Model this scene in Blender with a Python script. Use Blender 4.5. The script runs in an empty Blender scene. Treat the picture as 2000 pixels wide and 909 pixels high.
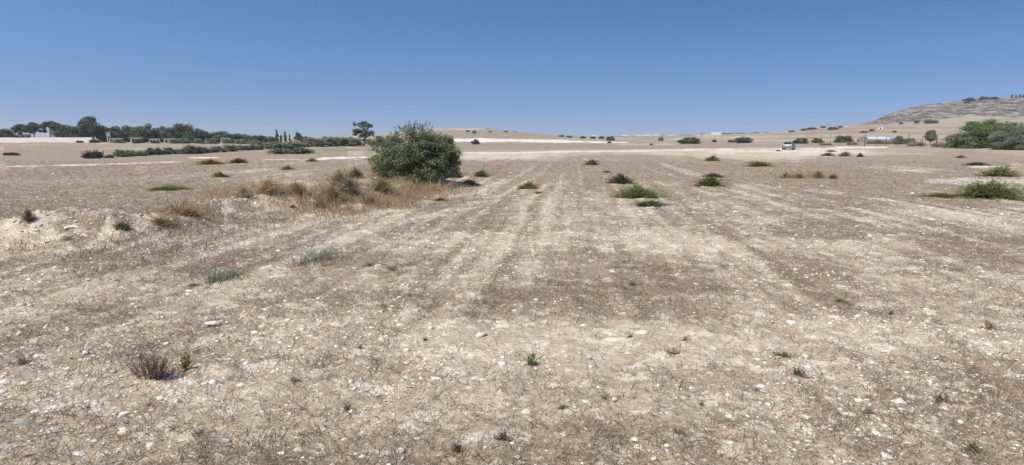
import bpy, bmesh, math, random
import numpy as np
from mathutils import Vector

random.seed(7)
RNG = np.random.default_rng(11)
sc = bpy.context.scene
COL = sc.collection

# ------------------------------------------------------------------ camera constants
CAMH = 1.8
F = 1150.0
PIT = math.atan(182.5 / F)
CP, SP = math.cos(PIT), math.sin(PIT)
FH = F / CP                      # horizontal scale on the horizon

def project(x, y, z):
    zc = y * CP - (z - CAMH) * SP
    yc = y * SP + (z - CAMH) * CP
    zc = np.where(np.abs(zc) < .05, .05, zc)
    return 1000 + F * x / zc, 454.5 - F * yc / zc

def ray(u, v):
    a, b = (u - 1000) / F, (454.5 - v) / F
    return np.array([a, CP + b * SP, -SP + b * CP])

def flat(u, v):
    d = ray(u, v)
    t = -CAMH / d[2]
    return d[0] * t, d[1] * t

# ------------------------------------------------------------------ noise
def _hash(ix, iy, seed):
    h = (ix.astype(np.int64) * 374761393 + iy.astype(np.int64) * 668265263 + seed * 974711) & 0xffffffff
    h = ((h ^ (h >> 13)) * 1274126177) & 0xffffffff
    h = (h ^ (h >> 16)) & 0xffffff
    return h.astype(np.float64) / 0xffffff

def vnoise(x, y, seed=0):
    x = np.asarray(x, float); y = np.asarray(y, float)
    ix, iy = np.floor(x), np.floor(y)
    fx, fy = x - ix, y - iy
    fx = fx * fx * (3 - 2 * fx); fy = fy * fy * (3 - 2 * fy)
    a = _hash(ix, iy, seed); b = _hash(ix + 1, iy, seed)
    c = _hash(ix, iy + 1, seed); d = _hash(ix + 1, iy + 1, seed)
    return ((a + (b - a) * fx) + ((c + (d - c) * fx) - (a + (b - a) * fx)) * fy) * 2 - 1

def fbm(x, y, octv=4, seed=0, gain=.5):
    s = 0; a = 1; n = 0
    for i in range(octv):
        c, q = math.cos(.6 + i), math.sin(.6 + i)
        s = s + a * vnoise((x * c - y * q) * 2 ** i + 13.7 * i, (x * q + y * c) * 2 ** i - 7.1 * i, seed + i)
        n += a; a *= gain
    return s / n

def sstep(a, b, x):
    t = np.clip((x - a) / (b - a), 0, 1)
    return t * t * (3 - 2 * t)

# ------------------------------------------------------------------ terrain height
DN = [60, 100, 150, 190, 260, 350, 500, 700, 1000, 1600, 3000]
TBL = {
 -3000: [307.4, 293, 285, 281, 277, 274, 271, 270, 270, 270, 271],
 -300: [307.4, 292.5, 284, 279, 275, 271, 268, 266, 266, 268, 269],
 0:    [307.4, 292.5, 284, 278.5, 275, 271, 268, 266, 266, 268, 269],
 350:  [307.4, 293, 284.5, 280, 276, 272, 269, 267, 267, 268, 269],
 550:  [307.4, 293.2, 285.7, 282.2, 278.5, 275, 271, 269, 268, 269, 270],
 750:  [307.4, 293.2, 286.3, 282.6, 279, 276, 270, 263, 264, 268, 270],
 850:  [307.4, 293.2, 287, 283, 279, 272, 263, 251, 255, 264, 270],
 920:  [307.4, 293.2, 287, 283, 279, 271, 262.5, 249.5, 255, 263, 269],
 1000: [307.4, 293.2, 287, 283, 279, 271.5, 264, 257.5, 260, 264, 269],
 1080: [307.4, 293.2, 287, 283, 279, 273, 267.5, 263.5, 264, 266, 269],
 1150: [307.4, 293.2, 287, 283, 279, 274, 269.5, 267, 267, 267, 269],
 1250: [307.4, 293.2, 287, 283, 278.5, 274, 270.5, 268, 266.5, 266, 268],
 1400: [307.4, 293.2, 286.5, 282, 276, 271.5, 268, 265, 263, 262, 265],
 1500: [307.4, 293, 286, 281, 274, 268.5, 264.5, 261, 260, 262, 265],
 1600: [307.4, 292.8, 284.5, 278.5, 269.5, 262, 255, 249, 251, 258, 262],
 1660: [307.4, 292.5, 284, 277, 266.5, 256.5, 249, 245.5, 249, 256, 260],
 1700: [307.4, 292.3, 283, 276, 265, 252, 245.5, 237, 247, 255, 260],
 1750: [307.4, 292, 282.5, 275, 263, 249, 243, 215.5, 234, 250, 258],
 1800: [307.4, 291.5, 282, 274, 262, 247, 241, 204.5, 222, 245, 256],
 1850: [307.4, 291.3, 281.5, 273, 261, 245, 238, 199.5, 214, 240, 254],
 1900: [307.4, 291.2, 281, 273, 260, 243.5, 235, 195.5, 210, 238, 252],
 2000: [307.4, 291, 281, 273, 260, 241, 230, 188.5, 200, 230, 250],
 2150: [307.4, 291, 281, 273, 260, 240, 226, 183, 194, 225, 250],
 2600: [307.4, 291, 281, 274, 262, 245, 235, 200, 210, 235, 252],
 6000: [307.4, 292, 283, 278, 270, 262, 258, 255, 258, 262, 265],
}
_uk = sorted(TBL)
_ug = np.arange(-3000, 6001, 10.0)
_lg = np.arange(math.log(60), math.log(3000) + .01, .02)
_raw = np.array([np.interp(_ug, _uk, [TBL[k][j] for k in _uk]) for j in range(len(DN))])   # depth x u
_t = np.array([np.interp(_lg, np.log(DN), _raw[:, i]) for i in range(len(_ug))])            # u x ld
def _blur(a, n, ax):
    k = np.exp(-np.linspace(-2, 2, 2 * n + 1) ** 2); k /= k.sum()
    pad = [(0, 0), (0, 0)]; pad[ax] = (n, n)
    ap = np.pad(a, pad, mode='edge')
    return np.apply_along_axis(lambda r: np.convolve(r, k, mode='valid'), ax, ap)
_t = _blur(_blur(_t, 2, 0), 2, 1)

def far_z(x, y):
    ye = np.clip(y, 60, 3000)
    u = np.clip(1000 + FH * x / np.maximum(y, 3), -3000, 5999)
    iu = (u + 3000) / 10; il = (np.log(ye) - _lg[0]) / .02
    a = np.clip(iu.astype(int), 0, len(_ug) - 2); b = np.clip(il.astype(int), 0, len(_lg) - 2)
    fu, fl = iu - a, np.clip(il - b, 0, 1)
    v = (_t[a, b] * (1 - fu) + _t[a + 1, b] * fu) * (1 - fl) + (_t[a, b + 1] * (1 - fu) + _t[a + 1, b + 1] * fu) * fl
    tt = math.tan(PIT)
    # exact elevation from pixel row
    m = (454.5 - v) / F
    t = (m * CP - SP) / (CP + m * SP)
    return CAMH + t * ye

RIDGE = [(-260, 482, .22), (0, 474, .26), (60, 471, .38), (140, 468, .46), (230, 467, .38), (300, 457, .27), (360, 440, .25), (440, 420, .30),
         (520, 411, .33), (600, 405, .34), (680, 397, .34), (760, 380, .28), (840, 356, .22), (920, 347, .06)]
_rp = np.array([flat(u, v) for u, v, h in RIDGE]); _rh = np.array([h for *_, h in RIDGE])

def ridge_dist(x, y):
    best = np.full(np.shape(x), 1e9); hh = np.zeros(np.shape(x))
    for i in range(len(_rp) - 1):
        a, b = _rp[i], _rp[i + 1]; d = b - a; L = (d * d).sum()
        t = np.clip(((x - a[0]) * d[0] + (y - a[1]) * d[1]) / L, 0, 1)
        q = np.hypot(x - a[0] - t * d[0], y - a[1] - t * d[1])
        m = q < best
        best = np.where(m, q, best); hh = np.where(m, _rh[i] + t * (_rh[i + 1] - _rh[i]), hh)
    return best, hh

ROWDIR = math.atan((1120 - 1000) / FH)          # ploughing direction
_rx, _ry = math.cos(ROWDIR), -math.sin(ROWDIR)

def H(x, y, fine=False):
    x = np.asarray(x, float); y = np.asarray(y, float)
    w = sstep(45, 75, y)
    z = np.where(w > 0, far_z(x, y) * w, 0.0)
    z = z + w * fbm(x / 25, y / 25, 3, 5) * .25
    nr = (y < 60) & (y > 2)
    if np.any(nr):
        d, h = ridge_dist(x, y)
        sg = .62 + .10 * fbm(x * .8, y * .8, 2, 31)
        bump = 1.0 * h * np.exp(-np.abs(d / sg) ** 1.6) * (1 + .25 * fbm(x * 1.1, y * 1.1, 3, 33) + .10 * fbm(x * 4, y * 4, 3, 34)) + .10 * np.exp(-(d / 1.6) ** 2)
        z = z + np.where(nr, bump * (1 - w), 0)
        # left field step down beyond its brown bank
    # roughness of the ground, all scales
    z = z + fbm(x / 6, y / 6, 3, 41) * .05 * (1 + 2 * w)
    if fine:
        q = x * _rx + y * _ry + .25 * fbm(x / 4, y / 4, 2, 77)
        z = z + .014 * np.sin(q * 2 * math.pi / .55) * (1 - w) * (.5 + .5 * vnoise(x / 3, y / 3, 78))
        k = np.clip(1.3 - y / 40, 0, 1)
        f1 = fbm(x * 2.3, y * 2.3, 3, 51); f2 = fbm(x * 8, y * 8, 3, 52, .6)
        rough = 1 + np.where(nr, 0.8 * np.exp(-(ridge_dist(x, y)[0] / .9) ** 2), 0) if np.any(nr) else 1
        z = z + k * rough * (.022 * f1 + .016 * f2 + .010 * np.maximum(0, fbm(x * 16, y * 16, 2, 53)))
        # rocky hillside
        hill = sstep(470, 520, y) * sstep(1640, 1720, 1000 + FH * x / np.maximum(y, 3))
        z = z + hill * 1.2 * np.abs(fbm(x / 7, y / 7, 4, 61, .6))
    return z

_S = np.geomspace(1.6, 2800, 6000)
def at(u, v):
    d = ray(u, v); d = d / d[1]
    X, Y, Z = d[0] * _S, d[1] * _S, CAMH + d[2] * _S
    below = Z < H(X, Y)
    i = int(np.argmax(below)) if below.any() else len(_S) - 1
    i = max(i, 1)
    return float(X[i]), float(Y[i]), float(H(X[i:i+1], Y[i:i+1])[0])

def atd(u, y):
    x = y * (u - 1000) / FH
    return x, y, float(H(np.array([x]), np.array([y]))[0])

# ------------------------------------------------------------------ mesh and material helpers
def mesh_np(name, V, Fq, mat=None, attrs=None, smooth=False):
    """V (n,3); Fq (m,k) faces with the same number of corners."""
    me = bpy.data.meshes.new(name)
    V = np.asarray(V, np.float32); Fq = np.asarray(Fq, np.int32)
    m, k = Fq.shape
    me.vertices.add(len(V)); me.vertices.foreach_set('co', V.ravel())
    me.loops.add(m * k); me.loops.foreach_set('vertex_index', Fq.ravel())
    me.polygons.add(m); me.polygons.foreach_set('loop_start', np.arange(0, m * k, k, dtype=np.int32))
    me.polygons.foreach_set('loop_total', np.full(m, k, np.int32))
    if smooth: me.polygons.foreach_set('use_smooth', np.ones(m, bool))
    me.update(calc_edges=True)
    for nm, (dom, arr) in (attrs or {}).items():
        a = me.attributes.new(nm, 'FLOAT', dom); a.data.foreach_set('value', np.asarray(arr, np.float32))
    if mat: me.materials.append(mat)
    return me

def link(name, data, parent=None, loc=None):
    o = bpy.data.objects.new(name, data); COL.objects.link(o)
    if parent: o.parent = parent
    if loc is not None: o.location = loc
    return o

def tag(o, label=None, cat=None, group=None, kind=None):
    if label: o['label'] = label
    if cat: o['category'] = cat
    if group: o['group'] = group
    if kind: o['kind'] = kind
    return o

class NT:
    def __init__(s, name):
        s.m = bpy.data.materials.new(name); s.m.use_nodes = True
        s.t = s.m.node_tree; s.n = s.t.nodes; s.b = s.n['Principled BSDF']; s.out = s.n['Material Output']
    def new(s, typ, **kw):
        n = s.n.new(typ)
        for k, v in kw.items(): setattr(n, k, v)
        return n
    def ln(s, a, b): s.t.links.new(a, b)
    def attr(s, nm):
        n = s.new('ShaderNodeAttribute'); n.attribute_name = nm; return n.outputs['Fac']
    def noise(s, vec, scale, det=3, rough=.55):
        n = s.new('ShaderNodeTexNoise'); n.inputs['Scale'].default_value = scale; n.inputs['Detail'].default_value = det
        n.inputs['Roughness'].default_value = rough
        if vec is not None: s.ln(vec, n.inputs['Vector'])
        return n.outputs['Fac']
    def ramp(s, fac, stops, interp='LINEAR'):
        n = s.new('ShaderNodeValToRGB'); n.color_ramp.interpolation = interp
        e = n.color_ramp.elements
        while len(e) < len(stops): e.new(.5)
        for i, (p, c) in enumerate(stops):
            e[i].position = p; e[i].color = (*c, 1) if len(c) == 3 else c
        s.ln(fac, n.inputs['Fac']); return n.outputs['Color']
    def math(s, op, a, b=None, c=None, clamp=False):
        n = s.new('ShaderNodeMath', operation=op, use_clamp=clamp)
        for i, q in enumerate((a, b, c)):
            if q is None: continue
            if isinstance(q, (int, float)): n.inputs[i].default_value = q
            else: s.ln(q, n.inputs[i])
        return n.outputs[0]
    def mix(s, fac, a, b):
        n = s.new('ShaderNodeMix', data_type='RGBA')
        for sock, q in ((n.inputs['Factor'], fac), (n.inputs[6], a), (n.inputs[7], b)):
            if isinstance(q, (int, float)): sock.default_value = q
            elif isinstance(q, tuple): sock.default_value = (*q, 1)
            else: s.ln(q, sock)
        return n.outputs[2]
    def smooth(s, x, a, b):
        n = s.new('ShaderNodeMapRange', interpolation_type='SMOOTHSTEP'); s.ln(x, n.inputs[0])
        n.inputs[1].default_value = a; n.inputs[2].default_value = b
        return n.outputs[0]

def plain(name, col, rough=.6, metal=0, var=.12, scale=6):
    t = NT(name); g = t.new('ShaderNodeTexCoord').outputs['Object']
    n = t.noise(g, scale, 4)
    c = t.ramp(n, [(.25, tuple(x * (1 - var) for x in col)), (.75, tuple(min(1, x * (1 + var)) for x in col))])
    t.ln(c, t.b.inputs['Base Color']); t.b.inputs['Roughness'].default_value = rough; t.b.inputs['Metallic'].default_value = metal
    return t.m

def foliage(name, a, b, c, trans=.25, rough=.65):
    """Leaf colours a (deep), b (common), c (pale) chosen per leaf and per plant."""
    t = NT(name)
    ti = t.attr('tint'); oi = t.new('ShaderNodeObjectInfo').outputs['Random']
    g = t.new('ShaderNodeTexCoord').outputs['Object']
    f = t.math('ADD', t.math('MULTIPLY', ti, .72), t.math('MULTIPLY', t.noise(g, 3.0, 2), .38))
    f = t.math('ADD', f, t.math('MULTIPLY', t.math('SUBTRACT', oi, .5), .16))
    col = t.ramp(f, [(.2, a), (.52, b), (.85, c)])
    t.ln(col, t.b.inputs['Base Color']); t.b.inputs['Roughness'].default_value = rough
    t.b.inputs['Specular IOR Level'].default_value = .25
    tr = t.new('ShaderNodeBsdfTranslucent'); t.ln(col, tr.inputs['Color'])
    mx = t.new('ShaderNodeMixShader'); mx.inputs[0].default_value = trans
    t.ln(t.b.outputs[0], mx.inputs[1]); t.ln(tr.outputs[0], mx.inputs[2]); t.ln(mx.outputs[0], t.out.inputs['Surface'])
    return t.m

M = {}
M['olive'] = foliage('olive leaves', (.095, .108, .048), (.17, .19, .088), (.265, .28, .16), .35)
M['dark'] = foliage('dark evergreen leaves', (.062, .072, .042), (.105, .12, .066), (.165, .18, .105), .3)
M['grey'] = foliage('grey green leaves', (.13, .14, .090), (.215, .23, .155), (.33, .34, .25), .4)
M['tree'] = foliage('mid green leaves', (.060, .092, .024), (.110, .168, .045), (.18, .245, .088), .3)
M['weed'] = foliage('weed leaves', (.145, .152, .040), (.235, .25, .075), (.35, .35, .145), .45)
M['bluegreen'] = foliage('blue green weed leaves', (.075, .088, .044), (.130, .148, .075), (.21, .22, .13), .38)
M['yellow'] = foliage('yellow green weed leaves', (.085, .085, .018), (.15, .15, .035), (.25, .22, .07))
M['ochre'] = foliage('ochre dry leaves', (.20, .135, .045), (.34, .24, .095), (.46, .36, .17), .4)
M['straw'] = foliage('straw', (.34, .225, .115), (.50, .365, .205), (.62, .50, .33), .4)
M['rust'] = foliage('rusty dry grass', (.23, .135, .066), (.39, .255, .130), (.54, .40, .235), .38)
M['brownweed'] = foliage('dead brown stems', (.10, .060, .038), (.18, .115, .074), (.29, .20, .13), .25)
M['deadstem'] = foliage('reddish dead stems', (.075, .038, .026), (.14, .075, .048), (.22, .14, .09), .1)
M['stubble'] = foliage('grey brown stubble', (.165, .115, .074), (.285, .208, .138), (.45, .35, .24), .28)
M['greysprout'] = foliage('silvery green herbs', (.14, .14, .095), (.235, .23, .165), (.36, .34, .255), .3)
M['bark'] = plain('bark', (.13, .10, .075), .9, 0, .3, 12)
M['palebark'] = plain('pale bark', (.30, .26, .21), .9, 0, .25, 12)
M['white'] = plain('whitewash', (.74, .70, .63), .8, 0, .07, 1.2)
M['whitesheet'] = plain('white plastic sheet', (.54, .545, .55), .55, 0, .04, 1)
M['bluesheet'] = plain('pale blue plastic sheet', (.27, .33, .41), .5, 0, .1, 1)
M['greysheet'] = plain('grey green netting', (.24, .26, .24), .8, 0, .12, 2)
M['opening'] = plain('dark opening', (.035, .036, .04), .4)
M['roofgrey'] = plain('concrete roof', (.5, .46, .40), .85, 0, .12, 1)
M['post'] = plain('dark weathered wood', (.085, .066, .05), .9, 0, .3, 8)
M['wire'] = plain('dull wire', (.19, .175, .15), .6, .2)
M['carpaint'] = plain('silver paint', (.22, .22, .225), .42, .2, .03, 2)
M['glass'] = plain('tinted glass', (.02, .023, .027), .3)
M['glass'].node_tree.nodes['Principled BSDF'].inputs['Specular IOR Level'].default_value = .12
M['tyre'] = plain('tyre rubber', (.02, .02, .02), .85)
M['rim'] = plain('alloy', (.45, .45, .46), .35, .8)
M['blackplastic'] = plain('black plastic', (.025, .025, .026), .6)
M['redlamp'] = plain('red lamp', (.35, .02, .02), .2)
M['plate'] = plain('number plate', (.75, .72, .55), .5)

def rock_mat(name, a, b, c):
    t = NT(name); g = t.new('ShaderNodeTexCoord').outputs['Object']; oi = t.new('ShaderNodeObjectInfo').outputs['Random']
    f = t.math('ADD', t.noise(g, 5, 5, .65), t.math('MULTIPLY', t.math('SUBTRACT', oi, .5), .25))
    col = t.ramp(f, [(.25, a), (.5, b), (.75, c)])
    t.ln(col, t.b.inputs['Base Color']); t.b.inputs['Roughness'].default_value = .9; t.b.inputs['Specular IOR Level'].default_value = .2
    bp = t.new('ShaderNodeBump'); bp.inputs['Strength'].default_value = .5; bp.inputs['Distance'].default_value = .05
    t.ln(t.noise(g, 9, 5, .7), bp.inputs['Height']); t.ln(bp.outputs[0], t.b.inputs['Normal'])
    return t.m
M['limestone'] = rock_mat('pale limestone', (.58, .51, .41), (.73, .665, .555), (.82, .77, .67))
M['greystone'] = rock_mat('grey stone', (.34, .305, .255), (.48, .435, .37), (.60, .55, .475))

# ------------------------------------------------------------------ ground sheet
def ground():
    inner = np.concatenate([np.arange(-700, -70, 5.0), np.arange(-70, 2071, 2.15), np.arange(2073, 2701, 5.0)])
    out = np.geomspace(1, 40, 26)
    left = -700 - out[::-1] * 75; right = 2700 + out * 75
    U = np.concatenate([left, inner, right]); S = (U - 1000) / FH
    vr = np.arange(960, 307.4, -1.08)
    Yn = CAMH / np.tan(np.arctan((vr - 454.5) / F) + PIT)
    Yf = np.geomspace(60.2, 3000, 470)
    Y = np.concatenate([[-400, -150, -60, -25, -12, -6, -3, -1, 0, .8, 1.6, 2.2], Yn, Yf])
    W = np.maximum(np.abs(Y), 2.4)
    X2 = W[:, None] * S[None, :]; Y2 = np.repeat(Y[:, None], len(U), 1)
    x, y = X2.ravel(), Y2.ravel()
    z = H(x, y, True)
    u, v = project(x, y, H(x, y))
    front = y > 2.5
    n1 = fbm(x / 2.2, y / 2.2, 4, 101); n2 = fbm(x * 1.6, y * 1.6, 4, 102, .6); n0 = fbm(x / 14, y / 9, 3, 103)
    q = x * _rx + y * _ry; al = -x * _ry + y * _rx
    rows = fbm(q * 2.2, al / 9, 3, 104)
    far = sstep(40, 130, y)
    q2 = q + .18 * fbm(x / 7, y / 7, 2, 109)
    rows2 = vnoise(q2 * 2.6, al / 22, 110) * .4 + vnoise(q2 * 5.2, al / 14, 111) * .4 + vnoise(q2 * 10, al / 8, 112) * .3
    rows2 = rows2 * sstep(3, 9, y)
    nf = fbm(x / 18, y / 45, 4, 105, .6)                      # far streaks
    cover = .48 + .10 * sstep(5, 10, y) + .20 * n1 + .20 * n2 + .10 * n0 + (.16 * rows + .46 * rows2) * (1 - far)
    cover = cover * (1 - far) + far * (.74 + .75 * nf)
    pale = np.zeros_like(x); rust = np.zeros_like(x); green = np.zeros_like(x)
    rag = fbm(x / np.maximum(.05 * y, .3), y / np.maximum(.12 * y, .5), 3, 107, .6)
    ragu = fbm(x / np.maximum(.012 * y, .12), y / np.maximum(.05 * y, .3), 3, 108, .6)
    def blob(u0, v0, ru, rv, rg=.7):
        r = np.hypot((u - u0) / ru, (v - v0) / rv) + rg * .6 * rag + rg * .35 * ragu
        return np.where(front, 1 - sstep(.55, 1.2, r), 0)
    def stroke(pts, th, rg=.5):
        p = np.array(pts, float); 
        vv = np.interp(u, p[:, 0], p[:, 1]); ok = (u > p[0, 0] - 15) & (u < p[-1, 0] + 15) & front
        thv = np.interp(u, p[:, 0], th) if isinstance(th, (list, tuple)) else th
        r = np.abs(v - vv) / thv + rg * rag + rg * 1.1 * ragu
        ends = sstep(p[0, 0] - 15, p[0, 0] + 15, u) * (1 - sstep(p[-1, 0] - 15, p[-1, 0] + 15, u))
        return np.where(ok, (1 - sstep(.6, 1.15, r)) * ends, 0)
    # stubble cover: denser and barer patches of the field
    for a in [(1170, 588, 470, 44, .24), (1400, 545, 330, 32, .18), (1000, 420, 1100, 100, .05), (1000, 330, 1100, 30, .08), (1600, 450, 130, 20, .40), (1900, 500, 170, 45, .22), (700, 590, 190, 30, .14),
              (820, 395, 140, 16, .40), (1650, 352, 330, 22, .34), (1430, 350, 110, 14, .25), (1050, 345, 40, 14, .2), (1180, 360, 60, 20, .15),
              (200, 395, 330, 45, .30), (250, 440, 240, 20, .2), (600, 380, 150, 25, .15), (1850, 800, 260, 90, .12), (1300, 840, 300, 40, .04), (350, 510, 260, 30, .25),
              (1100, 262, 240, 8, .6), (1000, 284, 160, 4, .5), (1850, 312, 260, 14, .3), (1180, 307, 140, 5, .25), (200, 345, 420, 10, .15), (300, 300, 400, 9, .3), (980, 262, 180, 9, .5), (1450, 330, 200, 12, .25), (1250, 335, 60, 16, .2), (900, 440, 150, 18, .15), (1750, 400, 200, 30, .2), (120, 385, 460, 70, .6), (200, 305, 520, 26, .45), (100, 284, 420, 7, .35), (1150, 286, 300, 7, .3), (700, 330, 200, 14, .2), (1300, 330, 500, 24, .18), (1700, 380, 300, 30, .15), (1000, 320, 300, 10, .15)]:
        cover += a[4] * blob(*a[:4])
    for a in [(1050, 680, 420, 45, .30), (1650, 655, 220, 35, .30), (600, 790, 330, 80, .22), (150, 760, 230, 50, .25), (1500, 480, 250, 18, .22), (1750, 550, 160, 16, .12),
              (1200, 470, 200, 22, .22), (900, 480, 220, 25, .22), (600, 530, 120, 20, .12), (300, 570, 260, 26, .15), (1750, 420, 160, 16, .2), (1150, 420, 120, 16, .15), (1150, 800, 260, 30, .2),
              (1500, 300, 260, 10, .25), (1000, 305, 140, 9, .25)]:
        cover -= a[4] * blob(*a[:4])
    # pale tracks and strips of bare ground
    for pts, th, am in [
        ([(-200, 333), (0, 326), (180, 322), (360, 316)], 1.7, .62), ([(365, 309), (430, 308)], 1.4, .8), ([(510, 312), (590, 311.5)], 1.4, .55),
        ([(590, 314), (640, 309.5), (740, 307)], [2.6, 2.2, 2.2], .7),
        ([(860, 274), (1000, 274.5), (1100, 276.5), (1230, 279)], [4.0, 3.7, 2.8, 1.2], .8),
        ([(880, 299), (1000, 299), (1080, 297), (1200, 295.5), (1400, 292), (1560, 291)], 2.0, .6), ([(860, 307), (1100, 309)], 7, .36), ([(1200, 283), (1330, 283)], 1.6, .4),
        ([(1380, 297), (1600, 294), (1650, 291)], 5, .5), ([(1550, 302), (1700, 296)], 4, .45), ([(1630, 288.5), (1735, 288)], 1.6, .9),
        ([(1285, 318), (1340, 336), (1410, 354)], 5, .42), ([(1570, 370), (1660, 381)], 4, .42), ([(1680, 383), (1800, 403), (1960, 432)], 3.2, .45),
        ([(1590, 406), (1680, 428), (1800, 452)], 4, .42), ([(1800, 354), (2100, 355)], 6, .5), ([(1735, 334), (1800, 333)], 2, .5), ([(1890, 326), (1960, 326)], 2, .6),
        ([(250, 542), (450, 482), (600, 442), (740, 413), (810, 405)], 6, .38), ([(460, 520), (640, 470), (820, 425), (960, 388), (1015, 366), (1070, 330)], 6, .38),
        ([(790, 402), (940, 372), (1005, 348), (1055, 320)], 6, .38), ([(985, 500), (1040, 440), (1085, 380), (1100, 330)], 8, .34),
        ([(-200, 355), (100, 354), (280, 349), (500, 338)], 8, .28), ([(0, 378), (200, 372)], 3, .25), ([(150, 290), (300, 289)], 1.6, .35), ([(-200, 283), (200, 282), (380, 285)], 4, .25),
        ([(420, 470), (600, 428), (720, 405)], 2.5, .36), ([(560, 500), (760, 445), (930, 405), (1040, 372)], 3, .34), ([(700, 500), (880, 440), (1020, 395), (1090, 350)], 3, .32), ([(860, 520), (980, 455), (1060, 400), (1105, 345)], 3.5, .3),
        ([(1230, 470), (1190, 410), (1160, 350)], 6, .3), ([(1400, 500), (1290, 420), (1215, 365)], 5, .3), ([(1560, 500), (1400, 425), (1290, 370)], 4, .3), ([(1700, 500), (1480, 410), (1340, 352)], 3.5, .3), ([(1350, 372), (1470, 390), (1580, 402)], 3, .38), ([(1250, 325), (1300, 342)], 3, .35), ([(1430, 385), (1640, 420), (1800, 470)], 3, .35),
        ([(1450, 247), (1640, 245), (1800, 243), (2000, 236)], 4, .30)]:
        pale = np.maximum(pale, am * stroke(pts, th))
    pale = np.maximum(pale, .38 * np.where((np.abs(u - (1138 + .1 * (v - 400))) < 25) & (v > 320) & (v < 470), np.clip(1 - np.abs(u - (1138 + .1 * (v - 400))) / (6 + .08 * (v - 300)), 0, 1), 0))
    pale = np.maximum(pale, .55 * blob(912, 252.5, 50, 1.2, .6))
    rd, _ = ridge_dist(x, y)
    bank = np.where(front & (y < 40), np.exp(-(rd / .85) ** 2), 0)
    cover -= .75 * bank * sstep(-.4, .2, rag) * (u < 640)
    pale = np.maximum(pale, .34 * bank * (u < 660) * sstep(-.2, .4, n2))
    for a in [(-20, 337, 420, 7, .8), (60, 297, 220, 6, .45), (40, 440, 200, 10, .15), (350, 412, 90, 12, .6), (330, 450, 90, 14, .35), (820, 375, 110, 16, .35), (945, 330, 90, 13, .4), (660, 383, 170, 24, .75), (800, 378, 130, 16, .6), (500, 362, 110, 10, .5),
              (60, 525, 120, 16, .35), (1780, 279, 140, 7, .5), (1960, 262, 200, 8, .2), (1010, 262, 180, 7, .5), (320, 311, 150, 6, .35), (1590, 345, 110, 10, .4), (90, 434, 160, 9, .3), (130, 492, 200, 9, .35)]:
        rust = np.maximum(rust, a[4] * blob(*a[:4]))
    for pts, th, am in [([(1400, 266), (1700, 257), (1860, 263), (2100, 262)], 2.2, .5), ([(1480, 272), (1700, 268), (1900, 275)], 1.6, .45), ([(1560, 256), (1700, 250.5), (1850, 250), (2000, 246)], 1.8, .5), ([(1660, 247), (1760, 244.5), (1850, 241.5), (2000, 232)], 1.6, .7),
                        ([(880, 283.5), (1100, 282.5), (1300, 285), (1420, 284)], 2.6, .45), ([(1180, 289), (1500, 287)], 1.5, .3), ([(880, 292), (1050, 291)], 1.5, .3), ([(-100, 296), (120, 299), (260, 295)], 3, .5), ([(-100, 287), (200, 288), (400, 291)], 1.4, .3), ([(-100, 335), (150, 335), (340, 331)], 5, .6)]:
        rust = np.maximum(rust, min(1, am * 1.7) * stroke(pts, th))
    for a in [(680, 293, 80, 4, .75), (180, 330, 90, 4, .35), (640, 506, 60, 16, .35), (420, 545, 80, 18, .35), (250, 478, 130, 14, .35), (170, 420, 260, 40, .18), (1640, 300, 60, 5, .3), (1700, 255, 200, 4, .15)]:
        green = np.maximum(green, a[4] * blob(*a[:4]))
    hu = 1000 + FH * x / np.maximum(y, 3)
    rock = sstep(500, 530, y + 40 * rag) * sstep(1655, 1700, hu) * (1 - .0 * y)
    field = sstep(180, 260, y) * sstep(1350, 1550, hu) * (1 - rock)
    cover = np.where(field > .01, cover * (1 - field) + field * (.25 + .3 * nf), cover)
    nr, nc = len(Y), len(U)
    idx = np.arange(nr * nc).reshape(nr, nc)
    Fq = np.stack([idx[:-1, :-1], idx[:-1, 1:], idx[1:, 1:], idx[1:, :-1]], -1).reshape(-1, 4)
    A = {k: ('POINT', np.clip(a, -.3, 1.3)) for k, a in dict(cover=cover, pale=pale, rust=rust, green=green, rock=rock, field=field).items()}
    # --- material
    t = NT('dry field')
    P = t.new('ShaderNodeTexCoord').outputs['Object']
    fine = t.noise(P, 28, 5, .65); mid = t.noise(P, 3.2, 4, .6); tiny = t.noise(P, 95, 3, .6); big = t.noise(P, .25, 4, .6)
    soil = t.ramp(t.math('ADD', t.math('MULTIPLY', mid, .5), t.math('MULTIPLY', fine, .5)), [(.30, (.345, .258, .170)), (.5, (.485, .385, .270)), (.68, (.615, .510, .378))])
    stub = t.ramp(t.math('ADD', t.math('MULTIPLY', tiny, .55), t.math('MULTIPLY', fine, .45)), [(.32, (.162, .114, .073)), (.5, (.258, .190, .127)), (.7, (.395, .305, .21))])
    cf = t.math('ADD', t.attr('cover'), t.math('MULTIPLY', t.math('SUBTRACT', fine, .5), 1.1))
    c = t.mix(t.smooth(cf, .25, .85), soil, stub)
    c = t.mix(t.math('MULTIPLY', t.attr('field'), .8), c, t.ramp(big, [(.3, (.24, .19, .13)), (.7, (.40, .325, .23))]))
    rf = t.math('ADD', t.attr('rust'), t.math('MULTIPLY', t.math('SUBTRACT', fine, .5), .5))
    c = t.mix(t.math('MULTIPLY', t.smooth(rf, .15, .8), .75), c, t.ramp(tiny, [(.3, (.17, .105, .068)), (.7, (.36, .245, .165))]))
    gf = t.math('ADD', t.attr('green'), t.math('MULTIPLY', t.math('SUBTRACT', fine, .5), .6))
    c = t.mix(t.math('MULTIPLY', t.smooth(gf, .2, .8), .7), c, t.ramp(tiny, [(.3, (.09, .10, .055)), (.7, (.22, .22, .14))]))
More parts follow.
